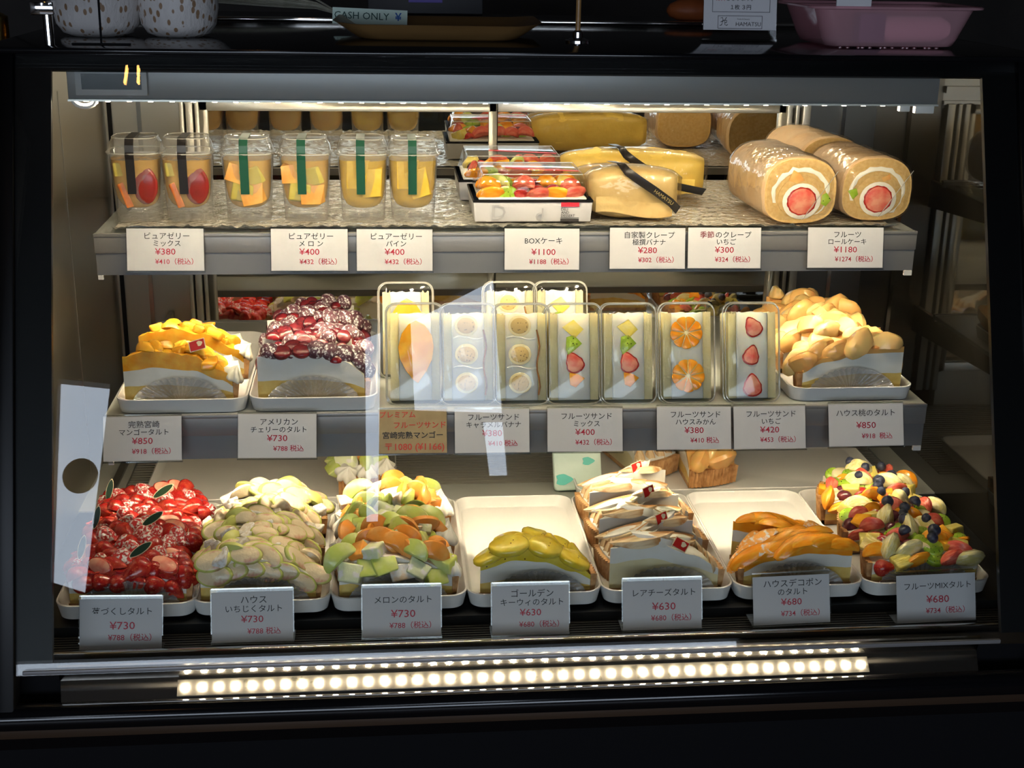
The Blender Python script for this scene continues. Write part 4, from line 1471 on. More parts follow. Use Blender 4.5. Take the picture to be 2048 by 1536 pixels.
pairs(strawberry_tart, 'sugared strawberry tart slice, %s in the strawberry row', -.282, 1.374, ZS, 6, 'strawberry tart slices', 100,
      plaque=lambda i: (.60, .35) if i % 2 == 0 else (.90, .5), L=.132)
pairs(fig_tart, 'pale sliced fig tart slice, %s in the fig row', -.140, 1.374, ZS, 5, 'fig tart slices', 200, ang=34, period=.084, L=.134)
pairs(melon_tart, 'orange and green melon tart slice, %s in the melon row', .0125, 1.374, ZS, 5, 'melon tart slices', 300, ang=34, period=.084)
kiwi_tart('golden kiwi tart slice alone at the front of its tray', (.170, 1.372, ZS), 0, 400)
pairs(cheese_tart, 'toasted meringue cheese tart slice, %s in the meringue row', .318, 1.374, ZS, 6, 'rare cheese tart slices', 500, ang=30, L=.134,
      plaque=lambda i: .62 if i == 0 else (.42 if i % 2 else False), period=.080)
dekopon_tart('orange citrus segment tart slice at the front of its tray', (.470, 1.374, ZS), 0, 600, 'dekopon tart slices', True, True)
dekopon_tart('orange citrus segment tart slice tucked behind the front one', (.470 - .008, 1.374 + .046, ZS), -RAD(34), 601, 'dekopon tart slices', False, False).scale = (.88, .88, 1)
pairs(fruit_tart, 'mixed kiwi and berry tart slice, %s in the mixed fruit row', .622, 1.374, ZS, 6, 'mixed fruit tart slices', 700, first_flip=True, ang=33, period=.086)

# rear row of the lowest deck
tray('wide white serving tray behind the strawberry and fig trays', (-.150, 1.643, ZT - .001), .330, .200, group='white trays at the back of the deck')
tray('wide white serving tray behind the cheese and orange trays', (.470, 1.643, ZT - .001), .430, .185, group='white trays at the back of the deck')
melon_tart('melon tart slice with its crust rim forward, on the rear tray', (-.062, 1.668 + .071, ZS), -RAD(90), 810, None, False)
peach_tart('peach tart slice with its crust rim forward, on the rear tray', (.412, 1.668 + .071, ZS), -RAD(90), 820, None, False, flip=False)
cheese_tart('pale slice in clear film standing on the rear tray behind the meringue slices', (.330, 1.690 + .073, ZS), -RAD(75), 830, None, False, flip=False, plaque=False)
ip = thing('ice_pack', 'mint green printed ice pack leaning at the back of the deck', 'ice pack', (.262, 1.690, ZT - .002), (-RAD(24), 0, RAD(3)))
ib = MB()
rr_ = []
for y, k in ((-.006, .90), (-.0045, .985), (0, 1.0), (.0045, .985), (.006, .90)):
    rr_.append([(x * (k * .3 + .7), y, z * (k * .3 + .7) + .046) for x, z in rrect(.066, .090, .006)])
ib.loft(rr_).build('pouch', 'ice_pack', ip, bevel=0, angle=60)
pr = MB()
for x, z, s in ((-.021, .016, .011), (-.018, .062, .009), (.014, .040, .008), (.019, .072, .009), (.0, .078, .006)):
    pr.prism([(x + s * cos(a) * (1 + .3 * cos(3 * a)), z + s * .7 * sin(a)) for a in [2 * pi * i / 16 for i in range(16)]], -.0068, -.0058)
pr.build('printed_pattern', 'ice_print', ip)

# ------------------------------------------------------------------ lower shelf
ZMS = .7115
ZM = ZMS + .0048
tray('white serving tray under the two mango slices', (-.238, 1.527, ZMS), .153, .288, group='white trays on the lower shelf')
tray('white serving tray under the dark cherry slices', (-.084, 1.527, ZMS), .152, .288, group='white trays on the lower shelf')
tray('white serving tray under the peach slices', (.578, 1.535, ZMS), .158, .288, group='white trays on the lower shelf')
mango_tart('mango tart slice with a small red plaque at the front of its tray', (-.240, 1.548, ZM), 0, 900, True, 'mango tart slices')
mango_tart('mango tart slice standing behind the one with the red plaque', (-.236, 1.640, ZM), RAD(3), 901, False, 'mango tart slices')
pairs(cherry_tart, 'dark cherry tart slice, %s in the cherry row', -.084, 1.546, ZM, 6, 'cherry tart slices', 950, L=.134, period=.080, ang=30)
pairs(peach_tart, 'glazed peach tart slice, %s in the peach row', .578, 1.552, ZM, 6, 'peach tart slices', 970, first_flip=True, period=.084)
SW = [((832, 812), 'mango', 'fruit sandwich box with one large mango slice in the cream', 'front row'),
      ((938, 812), 'banana', 'fruit sandwich box of banana rounds directly beside the mango sandwich', ''),
      ((1045, 812), 'banana', 'fruit sandwich box of banana rounds directly beside a mixed fruit sandwich', ''),
      ((1150, 811), 'mix', 'mixed fruit sandwich box standing next to the banana sandwiches', ''),
      ((1259, 810), 'mix', 'mixed fruit sandwich box standing next to the orange sandwich', ''),
      ((1377, 808), 'orange', 'fruit sandwich box showing two round orange slices', ''),
      ((1507, 807), 'strawberry', 'fruit sandwich box showing three halved strawberries', '')]
for i, ((x, y), k_, l, _) in enumerate(SW):
    p = at(x, y, Z=ZMS)
    sandwich(l, (p.x, p.y, ZMS + .0005), k_, 20 + i, 0)
for i, (x, k_, l) in enumerate(((811, 'mango', 'fruit sandwich box half hidden behind the mango sandwich'), (1021, 'banana', 'fruit sandwich box half hidden behind the second banana sandwich'), (1123, 'mix', 'fruit sandwich box half hidden behind the first mixed sandwich'))):
    p = at(x, 555, Z=ZMS + .125)
    sandwich(l, (p.x, 1.645, ZMS + .0005), k_, 40 + i, 0)

# ------------------------------------------------------------------ upper shelf
ZU = .9156
for i, (x, k_, lk, l) in enumerate(((274, 'mix', 'white', 'mixed fruit jelly cup with black ribbon, nearest the steel side wall'), (376, 'mix', 'white', 'mixed fruit jelly cup with black ribbon, next to a melon cup'),
                                    (497, 'melon', 'grey', 'melon jelly cup with green ribbon, next to a black ribbon cup'), (612, 'melon', None, 'melon jelly cup with green ribbon, next to a pineapple cup'),
                                    (727, 'pine', 'white', 'yellow pineapple jelly cup between melon and pineapple cups'), (827, 'pine', 'grey', 'yellow pineapple jelly cup at the end beside the cake boxes'))):
    p = at(x, 443, Z=ZU)
    jelly_cup(l, (p.x, p.y + .0265, ZU), k_, lk, 60 + i, 0)


def cake_box(label, loc, seed, front):
    R = random.Random(seed)
    t = thing('cake_box', label, 'cake box', loc, (0, 0, 0), 'boxed fruit cakes')
    W, D, H = .148, .118, .027
    MB().hexa([(-W / 2 + .002, .002, 0), (W / 2 - .002, .002, 0), (W / 2 - .002, D - .002, 0), (-W / 2 + .002, D - .002, 0), (-W / 2, 0, H), (W / 2, 0, H), (W / 2, D, H), (-W / 2, D, H)]).build('box_base', 'box_grey', t, bevel=.0008)
    MB().box((-W / 2 - .0006, -.0006, H - .0025), (W / 2 + .0006, D + .0006, H)).build('box_edge', 'black_matte', t)
    pr = MB()
    letters(pr, 'D', .026, -.043, .004, -.0012, bold=0)
    letters(pr, 'd', .024, .008, .001, -.0012, bold=0)
    pr.build('printed_letters', 'grey_print', t, recalc=False, flat=True)
    pb = MB()
    for s_, z in (('DELI', .0145), ('AND', .0105), ('DESSERT', .0065)):
        vs_, fs = text_geo(s_, .0046, .01)
        x0 = min(a for a, b in vs_)
        pb.add([(.0345 + a - x0, -.0013, z + b) for a, b in vs_], fs)
    pb.box((.034, -.0012, .0052), (.057, -.0004, .0056)).box((.034, -.0012, .0006), (.057, -.0004, .0042))
    pb.build('printed_words', 'ink_black', t, flat=True, recalc=False)
    MB().box((.0345, -.0012, .0192), (.057, -.0002, .0246)).build('red_square', 'red_tape', t)
    MB().box((-W / 2 + .006, .006, H - .012), (W / 2 - .006, D - .006, H + .002)).build('cake', 'cream_white', t, bevel=.003)
    w0, w1, hl = W / 2 - .004, W / 2 - .012, .030
    MB().hexa([(-w0, .003, H - .002), (w0, .003, H - .002), (w0, D - .003, H - .002), (-w0, D - .003, H - .002), (-w1, .012, H + hl), (w1, .012, H + hl), (w1, D - .012, H + hl), (-w1, D - .012, H + hl)]).build('clear_lid', 'pack_clear', t, bevel=.003, seg=2)
    MB().tube([(-w1, .012, H + hl), (w1, .012, H + hl), (w1, D - .012, H + hl), (-w1, D - .012, H + hl)], .0007, 5, closed=True).build('lid_edge', 'pack_rim', t)
    MB().hexa([(-.03, D * .50, H + hl + .0004), (.060, D * .28, H + hl + .0004), (.061, D * .32, H + hl + .0004), (-.03, D * .56, H + hl + .0004), (-.03, D * .50, H + hl + .001), (.060, D * .28, H + hl + .001), (.061, D * .32, H + hl + .001), (-.03, D * .56, H + hl + .001)]).build('red_tape', 'red_tape', t)
    fr_ = [('orange_segment', PM['fo']), ('kiwi_slice', PM['fk']), ('grapefruit_segment', PM['fgf']), ('mango_chunk', PM['fm']), ('pineapple_chunk', PM['fp']), ('grape_half', PM['fgp']), ('strawberry_half', PM['fst']), ('melon_wedge', PM[('mgr', 0)])]
    first = [0, 1, 6, 2, 0, 2]
    for i, ix in enumerate(first):
        pn, me = fr_[ix]
        link(pn, me, t, (-.052 + .0205 * i, .020 + R.uniform(0, .006), H), (R.uniform(.5, 1.0) if ix != 6 else .2, R.uniform(-.2, .2), R.uniform(-.5, .5)), 1.0)
    for j in range(1, 4):
        for i in range(6):
            pn, me = R.choice(fr_)
            link(pn, me, t, (-.052 + .0205 * i + R.uniform(-.004, .004), .022 + .024 * j, H + .002), (R.uniform(-.4, .6), R.uniform(-.3, .3), R.uniform(-1.2, 1.2)), R.uniform(.8, 1.0))
    return t


p = at(1066, 444, Z=ZU)
cake_box('clear lidded fruit cake box at the front of the upper shelf', (p.x, p.y, ZU), 3, True)
cake_box('clear lidded fruit cake box behind the front one', (p.x - .010, p.y + .145, ZU), 5, False)


def crepe(label, loc, rz, m, L, D, H, seed, band=True, words=True, bandrot=-.6):
    t = thing('wrapped_crepe', label, 'crepe', loc, (0, 0, rz), 'wrapped crepes')
    mb = MB()
    rings = []
    n = 16
    for i in range(n + 1):
        u = i / n
        x = (u - .5) * L
        s = min(1, (sin(pi * min(.992, max(.008, u)))) ** .22)
        ring = []
        for a, b in sup(D / 2, H / 2, 22, 3.4):
            k = 1 + .07 * noise.noise(Vector((x * 40 + seed, a * 50, b * 50)))
            ring.append((x, D / 2 + a * s * k, H / 2 * (1 - .04) + b * (.35 + .65 * s) * k))
        rings.append(ring)
    mb.loft(rings)
    lo = min(v.z for v in mb.v)
    mb.v = [Vector((v.x, v.y, max(v.z - lo, 0))) for v in mb.v]
    mb.build('crepe_roll', m, t, angle=80)
    fo = MB()
    fo.grid(16, 6, lambda u, v: ((u - .5) * L * .86, -.0012 - .001 * noise.noise(Vector((u * 6, v * 3, seed))) + .0006, H * (.10 + .30 * v) + .004 * sin(u * 5 + seed)))
    fo.build('folded_edge', m, t, recalc=False)
    wr = MB()
    rings = []
    for i in range(25):
        u = i / 24
        x = (u - .5) * (L + .010)
        s = min(1, (sin(pi * min(.99, max(.01, u)))) ** .25)
        rings.append([(x + .002 * noise.noise(Vector((a * 90, b * 90, seed))), D / 2 + a * s * (1.05 + .05 * noise.noise(Vector((x * 70, a * 80, b * 60 + seed)))), max(.0005, H / 2 + b * (.3 + .7 * s) * (1.05 + .05 * noise.noise(Vector((x * 70, b * 90, a * 60 + seed)))))) for a, b in sup(D / 2, H / 2, 26, 3.2)])
    wr.loft(rings)
    wr.build('clear_wrap', 'wrap', t, angle=30)
    if band:
        # printed ribbon lying over the top and diagonally down the front
        bw = .0085
        pts = [(-.030, D * .75, H * 1.05), (-.020, D * .30, H * 1.065), (-.012, -.0005, H * .95), (.0, -.0052, H * .82), (.022, -.0058, H * .60), (.044, -.0050, H * .36), (L / 2 - .002, -.002, H * .20)]
        V, F = [], []
        for q, (x, y, z) in enumerate(pts):
            dx, dz = (bw * .5, bw * .85) if q > 1 else (bw, .0)
            V += [(x - dx * .3, y, z - dz * .6), (x + dx, y, z + dz * .6), (x + dx, y - .0005, z + dz * .6 + .0004), (x - dx * .3, y - .0005, z - dz * .6 + .0004)]
        for q in range(len(pts) - 1):
            for j in range(4):
                F.append((q * 4 + j, q * 4 + (j + 1) % 4, q * 4 + 4 + (j + 1) % 4, q * 4 + 4 + j))
        b_ = MB().add(V, F).build('ribbon', 'ribbon_black', t, angle=70)
        if words:
            vs_, fs = text_geo('HAMATSU', .0064, .01)
            ang = -math.atan2(H * .24, .022)
            mb = MB().add([(.0345 + a * cos(ang) - b * sin(ang), -.0068, H * .475 + a * sin(ang) + b * cos(ang) - .002) for a, b in vs_], fs)
            mb.build('printed_words', 'gold_ink', b_, recalc=False, flat=True)
    return t


p = at(1268, 441, Z=ZU)
crepe('tan banana crepe in clear wrap with a black printed ribbon, at the shelf front', (p.x, p.y + .004, ZU), RAD(-3), 'crepe', .112, .052, .064, 1)
crepe('tan banana crepe in clear wrap, squeezed between the front crepe and the yellow one', (p.x - .012, p.y + .066, ZU), RAD(-2), 'crepe', .112, .050, .056, 2, False, False)
crepe('yellow strawberry crepe in clear wrap behind the tan crepes', (p.x + .022, p.y + .140, ZU), RAD(-7), 'crepe_yellow', .195, .065, .064, 3, True, False)


def roll_cake(label, loc, rz, L, W, H, seed, k=0):
    R = random.Random(seed)
    t = thing('fruit_roll_cake', label, 'roll cake', loc, (0, 0, rz), 'fruit roll cakes')

    def outline(s=1.0, n=30, c=.46):
        pts = []
        for i in range(n):
            a = 2 * pi * i / n
            x = W / 2 * math.copysign(abs(cos(a)) ** .82, cos(a))
            z = H / 2 * (math.copysign(abs(sin(a)) ** (.82 if sin(a) > 0 else .55), sin(a)))
            pts.append((x * s, H / 2 + (z) * s))
        return pts
    mb = MB()
    o = outline()
    mb.loft([[(x * q, y, H / 2 + (z - H / 2) * q) for x, z in o] for y, q in ((0.0, .985), (.002, 1), (L * .5, 1.01), (L - .004, 1), (L, .96))])
    for fi, f in enumerate(mb.f):
        if len(f) > 4:
            mb.k[fi] = 1
    mb.build('sponge_roll', ['roll_skin', 'roll_sponge'], t, angle=50)

    def flat(pn, pts, m, th):
        return MB().prism(pts, -th, .001).build(pn, m, t, bevel=.0003, angle=50)
    # cream swirl, inner roll, strawberry heart and fruit pieces set into the cut face
    sw = []
    for i in range(26):
        a = RAD(200 - 285 * i / 25)
        r = .80 + .10 * noise.noise(Vector((i * .8, seed, 2)))
        sw.append((W / 2 * r * cos(a), H * .46 + H / 2 * r * sin(a)))
    for i in range(25, -1, -1):
        a = RAD(200 - 285 * i / 25)
        r = .70 + .04 * noise.noise(Vector((i * .9, seed, 6)))
        sw.append((W / 2 * r * cos(a), H * .44 + H / 2 * r * sin(a)))
    flat('cream_swirl', sw, 'cream_white', .0006)
    flat('inner_sponge', [(W * .335 * cos(a) + W * .02, H * .38 + H * .35 * sin(a) * (1 if sin(a) > 0 else .85)) for a in [2 * pi * i / 24 for i in range(24)]], 'roll_sponge', .0009)
    flat('cream_ring', [(W * .265 * cos(a) + W * .02, H * .345 + H * .275 * sin(a)) for a in [2 * pi * i / 24 for i in range(24)]], 'cream_white', .0012)
    flat('strawberry_heart', [(W * .205 * cos(a) * (1 + .03 * cos(13 * a)) + W * .02, H * .345 + H * .215 * sin(a) * (1 + .03 * cos(11 * a))) for a in [2 * pi * i / 36 for i in range(36)]], 'strawberry', .0015)
    flat('strawberry_flesh', [(W * .185 * cos(a) + W * .02, H * .345 + H * .195 * sin(a)) for a in [2 * pi * i / 24 for i in range(24)]], 'strawberry_cut', .0018)
    flat('kiwi_piece', [(W * .30, H * .44), (W * .36, H * .47), (W * .43, H * .36), (W * .36, H * .26), (W * .29, H * .30)] if k == 0 else [(-W * .42, H * .48), (-W * .30, H * .52), (-W * .27, H * .42), (-W * .34, H * .34)], 'leaf_plaque' if False else 'kiwi', .0011)
    flat('peach_piece', [(-W * .18, H * .66), (-W * .12, H * .82), (-W * .02, H * .76), (W * .04, H * .66), (-W * .06, H * .62)] if k == 0 else [(W * .04, H * .68), (W * .16, H * .74), (W * .18, H * .66), (W * .08, H * .62)], 'peach', .0011)
    # clear wrap, loosely creased
    wr = MB()
    rings = []
    n = 34
    oo = outline(1.0, n)
    for i in range(19):
        u = i / 18
        y = -.005 + (L + .010) * u
        q = 1.045 if 0 < i < 18 else .80
        rings.append([(x * q + .0022 * noise.noise(Vector((x * 60, y * 60, z * 60 + seed))), y, max(.0003, H / 2 + (z - H / 2) * q + .0022 * noise.noise(Vector((x * 50 + 9, y * 60, z * 50))))) for x, z in oo])
    wr.loft(rings)
    wr.build('clear_wrap', 'wrap', t, angle=25)
    MB().tube([(W * .03, -.0062, H * .08), (W * .26, -.0064, H * .46), (W * .47, -.0055, H * .80)], .0005, 5).build('wrap_seam', 'pack_rim', t)
    return t


p = at(1596, 447, Z=ZU)
roll_cake('fruit roll cake in clear wrap, first roll beside the crepes', (p.x, p.y, ZU), RAD(3), .155, .094, .082, 1, 0)
p = at(1748, 441, Z=ZU)
roll_cake('fruit roll cake in clear wrap at the shelf front by the side window', (p.x, p.y, ZU), RAD(2), .135, .092, .080, 2, 1)
roll_cake('fruit roll cake in clear wrap, behind the roll by the side window', (p.x - .012, p.y + .150, ZU), RAD(6), .135, .094, .084, 3, 0)

# ------------------------------------------------------------------ price tags
TAGS_TOP = [((253, 543), (411, 543), std('ピュアゼリー', 'ミックス', '380', '410'), 'white price tag for 380 yen mixed jelly under the black ribbon cups'),
            ((541, 543), (698, 543), std('ピュアゼリー', 'メ ロ ン', '400', '432'), 'white price tag for 400 yen melon jelly under the upper shelf edge'),
            ((712, 543), (867, 543), std('ピュアーゼリー', 'パイン', '400', '432'), 'white price tag for 400 yen pineapple jelly under the yellow cups'),
            ((1007, 541), (1160, 541), [('BOXケーキ', .0090, .02, .62, 'ink_black'), ('¥1100', .0102, .02, .36, 'ink_red'), ('¥1188（税込）', .0080, .12, .15, 'ink_red')], 'white price tag for 1100 yen box cake under the cake boxes'),
            ((1217, 539), (1371, 539), std('自家製クレープ', '極撰バナナ', '280', '302'), 'white price tag for 280 yen banana crepe under the tan crepes'),
            ((1373, 538), (1522, 538), [('季節', .0088, -.235, .735, 'ink_dark_red'), ('のクレープ', .0088, .115, .735, 'ink_black'), ('いちご', .0082, .02, .575, 'ink_black'), ('¥300', .0102, .0, .38, 'ink_red'), ('¥324（税込）', .0080, .14, .17, 'ink_red')], 'white price tag for 300 yen strawberry crepe beside the banana crepe tag'),
            ((1612, 537), (1766, 537), std('フルーツ', 'ロールケーキ', '1180', '1274'), 'white price tag for 1180 yen roll cake under the roll cakes')]
for bl, br, ln, lab in TAGS_TOP:
    price_tag(lab, bl, br, 1.588, ln, .0525, 12, group='price tags on the upper shelf')
HAND = [('プレミアム', .0085, -.22, .80, 'ink_vermilion'), ('フルーツサンド', .0088, .10, .57, 'ink_vermilion'), ('宮崎完熟マンゴー', .0088, .0, .35, 'ink_black'), ('〒1080 (¥1166)', .0108, .02, .09, 'ink_vermilion')]
TAGS_MID = [((205, 925), (366, 922), std('完熟宮崎', 'マンゴータルト', '850', '918'), 'white price tag for 850 yen mango tart under the mango tray'),
            ((474, 918), (635, 917), std('アメリカン', 'チェリーのタルト', '730', '788', False), 'white price tag for 730 yen cherry tart under the cherry tray'),
            ((756, 909), (896, 907), HAND, 'brown handwritten price tag in red under the mango sandwich'),
            ((908, 908), (1061, 906), std('フルーツサンド', 'キャラメルバナナ', '380', '410', False), 'white price tag for 380 yen caramel banana sandwich'),
            ((1093, 905), (1247, 904), std('フルーツサンド', 'ミックス', '400', '432'), 'white price tag for 400 yen mixed fruit sandwich'),
            ((1312, 901), (1464, 900), std('フルーツサンド', 'ハウスみかん', '380', '410', False), 'white price tag for 380 yen orange sandwich under the orange slices'),
            ((1466, 900), (1613, 898), std('フルーツサンド', 'いちご', '420', '453'), 'white price tag for 420 yen strawberry sandwich'),
            ((1656, 895), (1809, 892), [('ハウス桃のタルト', .0092, .0, .70, 'ink_black'), ('¥850', .0106, .0, .42, 'ink_red'), ('¥918  税込', .0082, .14, .19, 'ink_red')], 'white price tag for 850 yen peach tart under the peach tray')]
for i, (bl, br, ln, lab) in enumerate(TAGS_MID):
    price_tag(lab, bl, br, 1.4955, ln, .0545, 20, card='card_brown' if i == 2 else 'card', hand=i == 2, group='price tags on the lower shelf')
one = lambda a, p1, p2: [(a, .0089, .02, .66, 'ink_black'), ('¥' + p1, .0114, .02, .39, 'ink_red'), ('¥%s（税込）' % p2, .0082, .14, .19, 'ink_red')]
TAGS_LOW = [((157, 1302), (326, 1300), one('苺づくしタルト', '730', '788'), 'white standing price tag for 730 yen strawberry tart'),
            ((422, 1288), (589, 1283), std('ハウス', 'いちじくタルト', '730', '788', False, .0094), 'white standing price tag for 730 yen fig tart'),
            ((723, 1278), (884, 1274), one('メロンのタルト', '730', '788'), 'white standing price tag for 730 yen melon tart'),
            ((982, 1273), (1140, 1269), std('ゴールデン', 'キーウィのタルト', '630', '680', True, .0094), 'white standing price tag for 630 yen golden kiwi tart'),
            ((1244, 1263), (1405, 1258), one('レアチーズタルト', '630', '680'), 'white standing price tag for 630 yen rare cheese tart'),
            ((1505, 1253), (1662, 1245), std('ハウスデコポン', 'のタルト', '680', '734', True, .0094), 'white standing price tag for 680 yen orange citrus tart'),
            ((1792, 1249), (1953, 1241), one('フルーツMIXタルト', '680', '734'), 'white standing price tag for 680 yen mixed fruit tart')]
for bl, br, ln, lab in TAGS_LOW:
    price_tag(lab, bl, br, 1.3115, ln, .0590, 17, stand=True, group='standing price tags on the lowest deck')

# ------------------------------------------------------------------ on the counter
ZC = 1.1367
for x, y, r, l in ((188, 75, .0490, 'white brown flecked round bottomed jar on the counter by the chrome bracket'), (353, 76, .0450, 'white brown flecked round bottomed jar on the counter by the raffia bundle')):
    p = at(x, y, Z=ZC)
    prof = [(.004, 0), (r * .55, .0), (r * .78, .004), (r * .93, .014), (r, .032), (r * 1.01, .075), (r * .99, .13), (r * .96, .19), (r * .6, .21)]
    o = MB().lathe(prof, 40).build('flecked_jar', 'net_white', None, angle=70)
    o.location = (p.x, p.y + r * .6, ZC)
    tag(o, l, 'jar', 'flecked jars on the counter')
p = at(203, 90, Z=ZC)
t = thing('cord_stand', 'thin black upright cord in front of the flecked jar', 'cord', (p.x, p.y, ZC))
MB().tube([(0, 0, 0), (.0005, 0, .06), (0, 0, .2)], .0012, 6).build('cord', 'black_matte', t)
MB().box((-.030, -.003, 0), (.030, .003, .002)).build('foot', 'black_matte', t, bevel=.0008)
p = at(100, 90, Z=ZC)
t = thing('chrome_bracket', 'small chrome post and clamp at the counter end beside the jars', 'bracket', (p.x, p.y, ZC))
MB().lathe([(.005, 0), (.005, .032)], 16).build('post', 'chrome', t)
MB().box((-.016, -.006, .030), (.008, .006, .044)).build('clamp', 'chrome', t, bevel=.002)
# raffia
rn = random.Random(9)
a, b = at(430, 20, Y=1.98), at(655, 45, Y=1.98)
mb = MB()
for i in range(34):
    y0, z0 = rn.uniform(-.02, .02), rn.uniform(-.006, .030)
    e = rn.uniform(-.03, .02)
    mb.tube([(a.x + e, 1.99 + y0, a.z + z0 * .8 + .004), (a.x + .05, 1.99 + y0, a.z + z0 * .9), (b.x - .06, 1.99 + y0 * .8, (a.z + b.z) / 2 + .004 + z0 * .7), (b.x - .015, 1.985 + y0 * .4, b.z + .008 + z0 * .35), (b.x + .012, 1.98 + y0 * .1, b.z + z0 * .12)], .0016, 6, flat=.5)
lo = min(v.z for v in mb.v)
mb.v = [v + Vector((0, 0, ZC + .0065 - lo)) for v in mb.v]
tag(mb.build('raffia_bundle', 'raffia'), 'bundle of grey green raffia strands lying on the counter behind the wooden tray', 'raffia')
# wooden tray with a note
p0, p1 = at(700, 82, Z=ZC), at(1045, 82, Z=ZC)
cx, wd = (p0.x + p1.x) / 2, p1.x - p0.x
t = thing('wooden_tray', 'dark wooden boat shaped money tray on the counter', 'tray', (cx, p0.y, ZC), (0, 0, RAD(-2)))
rings = []
D = .15
for k, z, dd in ((.86, 0, -.03), (.94, .003, -.02), (1.16, .016, .0), (1.20, .0178, .004), (1.16, .018, .0), (.92, .006, -.026), (.84, .005, -.034)):
    rings.append([(x, y + D / 2, z + (.004 * abs(x / (wd * .6)) ** 4 if z > .012 else 0)) for x, y in rrect(wd * k, D + dd * 2 + .03, .03)])
MB().loft(rings).build('bowl', 'tray_wood', t, angle=50)
n0 = at(740, 45, Y=1.70)
t = thing('cash_note', 'mint paper note with handwritten words leaning in the wooden tray', 'note', (at(740, 50, Y=1.695).x, 1.695, at(740, 40, Y=1.695).z), (RAD(-18), RAD(2), 0))
MB().box((-.045, 0, -.006), (.045, .0006, .0135)).build('paper', 'paper_mint', t)
mb = MB()
letters(mb, 'CASH ONLY', .0120, -.010, .0005, -.0006, bold=.0)
mb.build('handwriting', 'ink_green', t, recalc=False, flat=True)
mb = MB()
letters(mb, '¥', .0130, .034, .0005, -.0006, bold=.02)
mb.build('yen_mark', 'pen_blue', t, recalc=False, flat=True)
# grey board with violet strip behind
p = at(850, 20, Y=2.10)
t = thing('grey_board', 'dark grey sloping board with a violet strip behind the wooden tray', 'board', (p.x, 2.07, ZC + .0045), (RAD(-20), 0, 0))
MB().box((-.085, 0, 0), (.085, .012, .16)).build('panel', 'slate', t, bevel=.002)
MB().box((-.025, -.0012, .016), (.025, .0, .026)).build('violet_strip', 'violet', t)
# post of the screen
p = at(1155, 86, Z=ZC)
t = thing('screen_post', 'thin bronze screen post with a round base on the counter', 'post', (p.x, p.y, ZC))
MB().lathe([(.003, 0), (.003, .25)], 14).build('rod', 'tray_wood', t)
MB().lathe([(.014, 0), (.014, .003), (.006, .006), (.006, .012), (.004, .014)], 24).build('base', 'chrome', t, angle=40)
# notice stand
p0, p1 = at(1404, 82, Z=ZC), at(1546, 82, Z=ZC)
cx, wd = (p0.x + p1.x) / 2, (p1.x - p0.x)
t = thing('notice_stand', 'clear acrylic stand holding a white printed notice beside the pink basket', 'notice', (cx, p0.y, ZC), (RAD(-9), 0, 0))
MB().box((-wd / 2, -.001, .0), (wd / 2, .001, .130)).build('acrylic_sheet', 'acrylic', t)
MB().box((-wd / 2, -.003, 0), (wd / 2, .022, .0022)).build('acrylic_foot', 'acrylic_edge', t)
MB().box((-wd / 2 + .0008, -.0020, .013), (wd / 2 - .0008, -.0012, .128)).build('card', 'card', t)
mb = MB()
for s_, z in (('お会計の際にレジ袋を', .066), ('付ける場合レジ袋は２枚目より', .0565), ):
    letters(mb, s_, .0062, -.002, z, -.0024, bold=.01)
letters(mb, 'となります。', .0062, .000, .047, -.0024, bold=.01)
letters(mb, '１枚 ３円', .0062, .0, .037, -.0024, bold=.012)
letters(mb, 'HAMATSU', .0068, .010, .0175, -.0024, bold=.012)
letters(mb, 'Fruits & Sweets', .0024, .004, .0248, -.0024, bold=.0)
for q in (((-.031, .032), (-.031, .0323)),):
    pass


def frame_line(mb, x0, x1, z0, z1, w_=.0005):
    mb.box((x0, -.0024, z0), (x1, -.0021, z0 + w_)).box((x0, -.0024, z1 - w_), (x1, -.0021, z1)).box((x0, -.0024, z0), (x0 + w_, -.0021, z1)).box((x1 - w_, -.0024, z0), (x1, -.0021, z1))


frame_line(mb, -.027, .027, .0145, .0295)
frame_line(mb, -.034, .036, .0335, .088)
mb.tube([(-.0235, -.0024, .0265), (-.0215, -.0024, .0275), (-.0205, -.0024, .0235), (-.0225, -.0024, .0185), (-.0245, -.0024, .0180)], .0004, 4)
mb.tube([(-.0165, -.0024, .0275), (-.0185, -.0024, .0245), (-.0185, -.0024, .0190), (-.0160, -.0024, .0180), (-.0150, -.0024, .0195)], .0004, 4)
mb.tube([(-.0235, -.0024, .0220), (-.020, -.0024, .0238), (-.0160, -.0024, .0240), (-.0165, -.0024, .0215), (-.0185, -.0024, .0210)], .0004, 4)
mb.build('lettering', 'ink_black', t, recalc=False, flat=True)
mb = MB()
letters(mb, '有料', .0062, -.0245, .047, -.0024, bold=.014)
mb.build('red_lettering', 'ink_red', t, recalc=False, flat=True)
# pink basket and what lies in it
p0, p1 = at(1652, 97, Z=ZC), at(1905, 97, Z=ZC)
cx, wd = (p0.x + p1.x) / 2, (p1.x - p0.x)
t = thing('pink_basket', 'translucent pink plastic basket on the counter end', 'basket', (cx, p0.y, ZC), (0, 0, RAD(1)))
rings = []
D = .12
for k, z in ((.88, .0015), (.97, .003), (1.02, .010), (1.19, .043), (1.31, .044), (1.32, .046), (1.30, .047)):
    rings.append([(x, y + D / 2, z) for x, y in rrect(wd * k, D * (k * .7 + .3), .018)])
MB().loft(rings, cap1=False).build('shell', 'basket_pink', t, angle=50)
mb = MB()
for i in range(14):
    mb.lathe([(.0022, 0), (.0022, .002)], 8, (-.058 + .0088 * i + (.004 if i % 3 == 2 else 0), .012, 0))
mb.build('feet', 'basket_pink', t)
MB().box((-.075, -.012, .0445), (-.035, -.010, .060)).build('label', 'card', t)
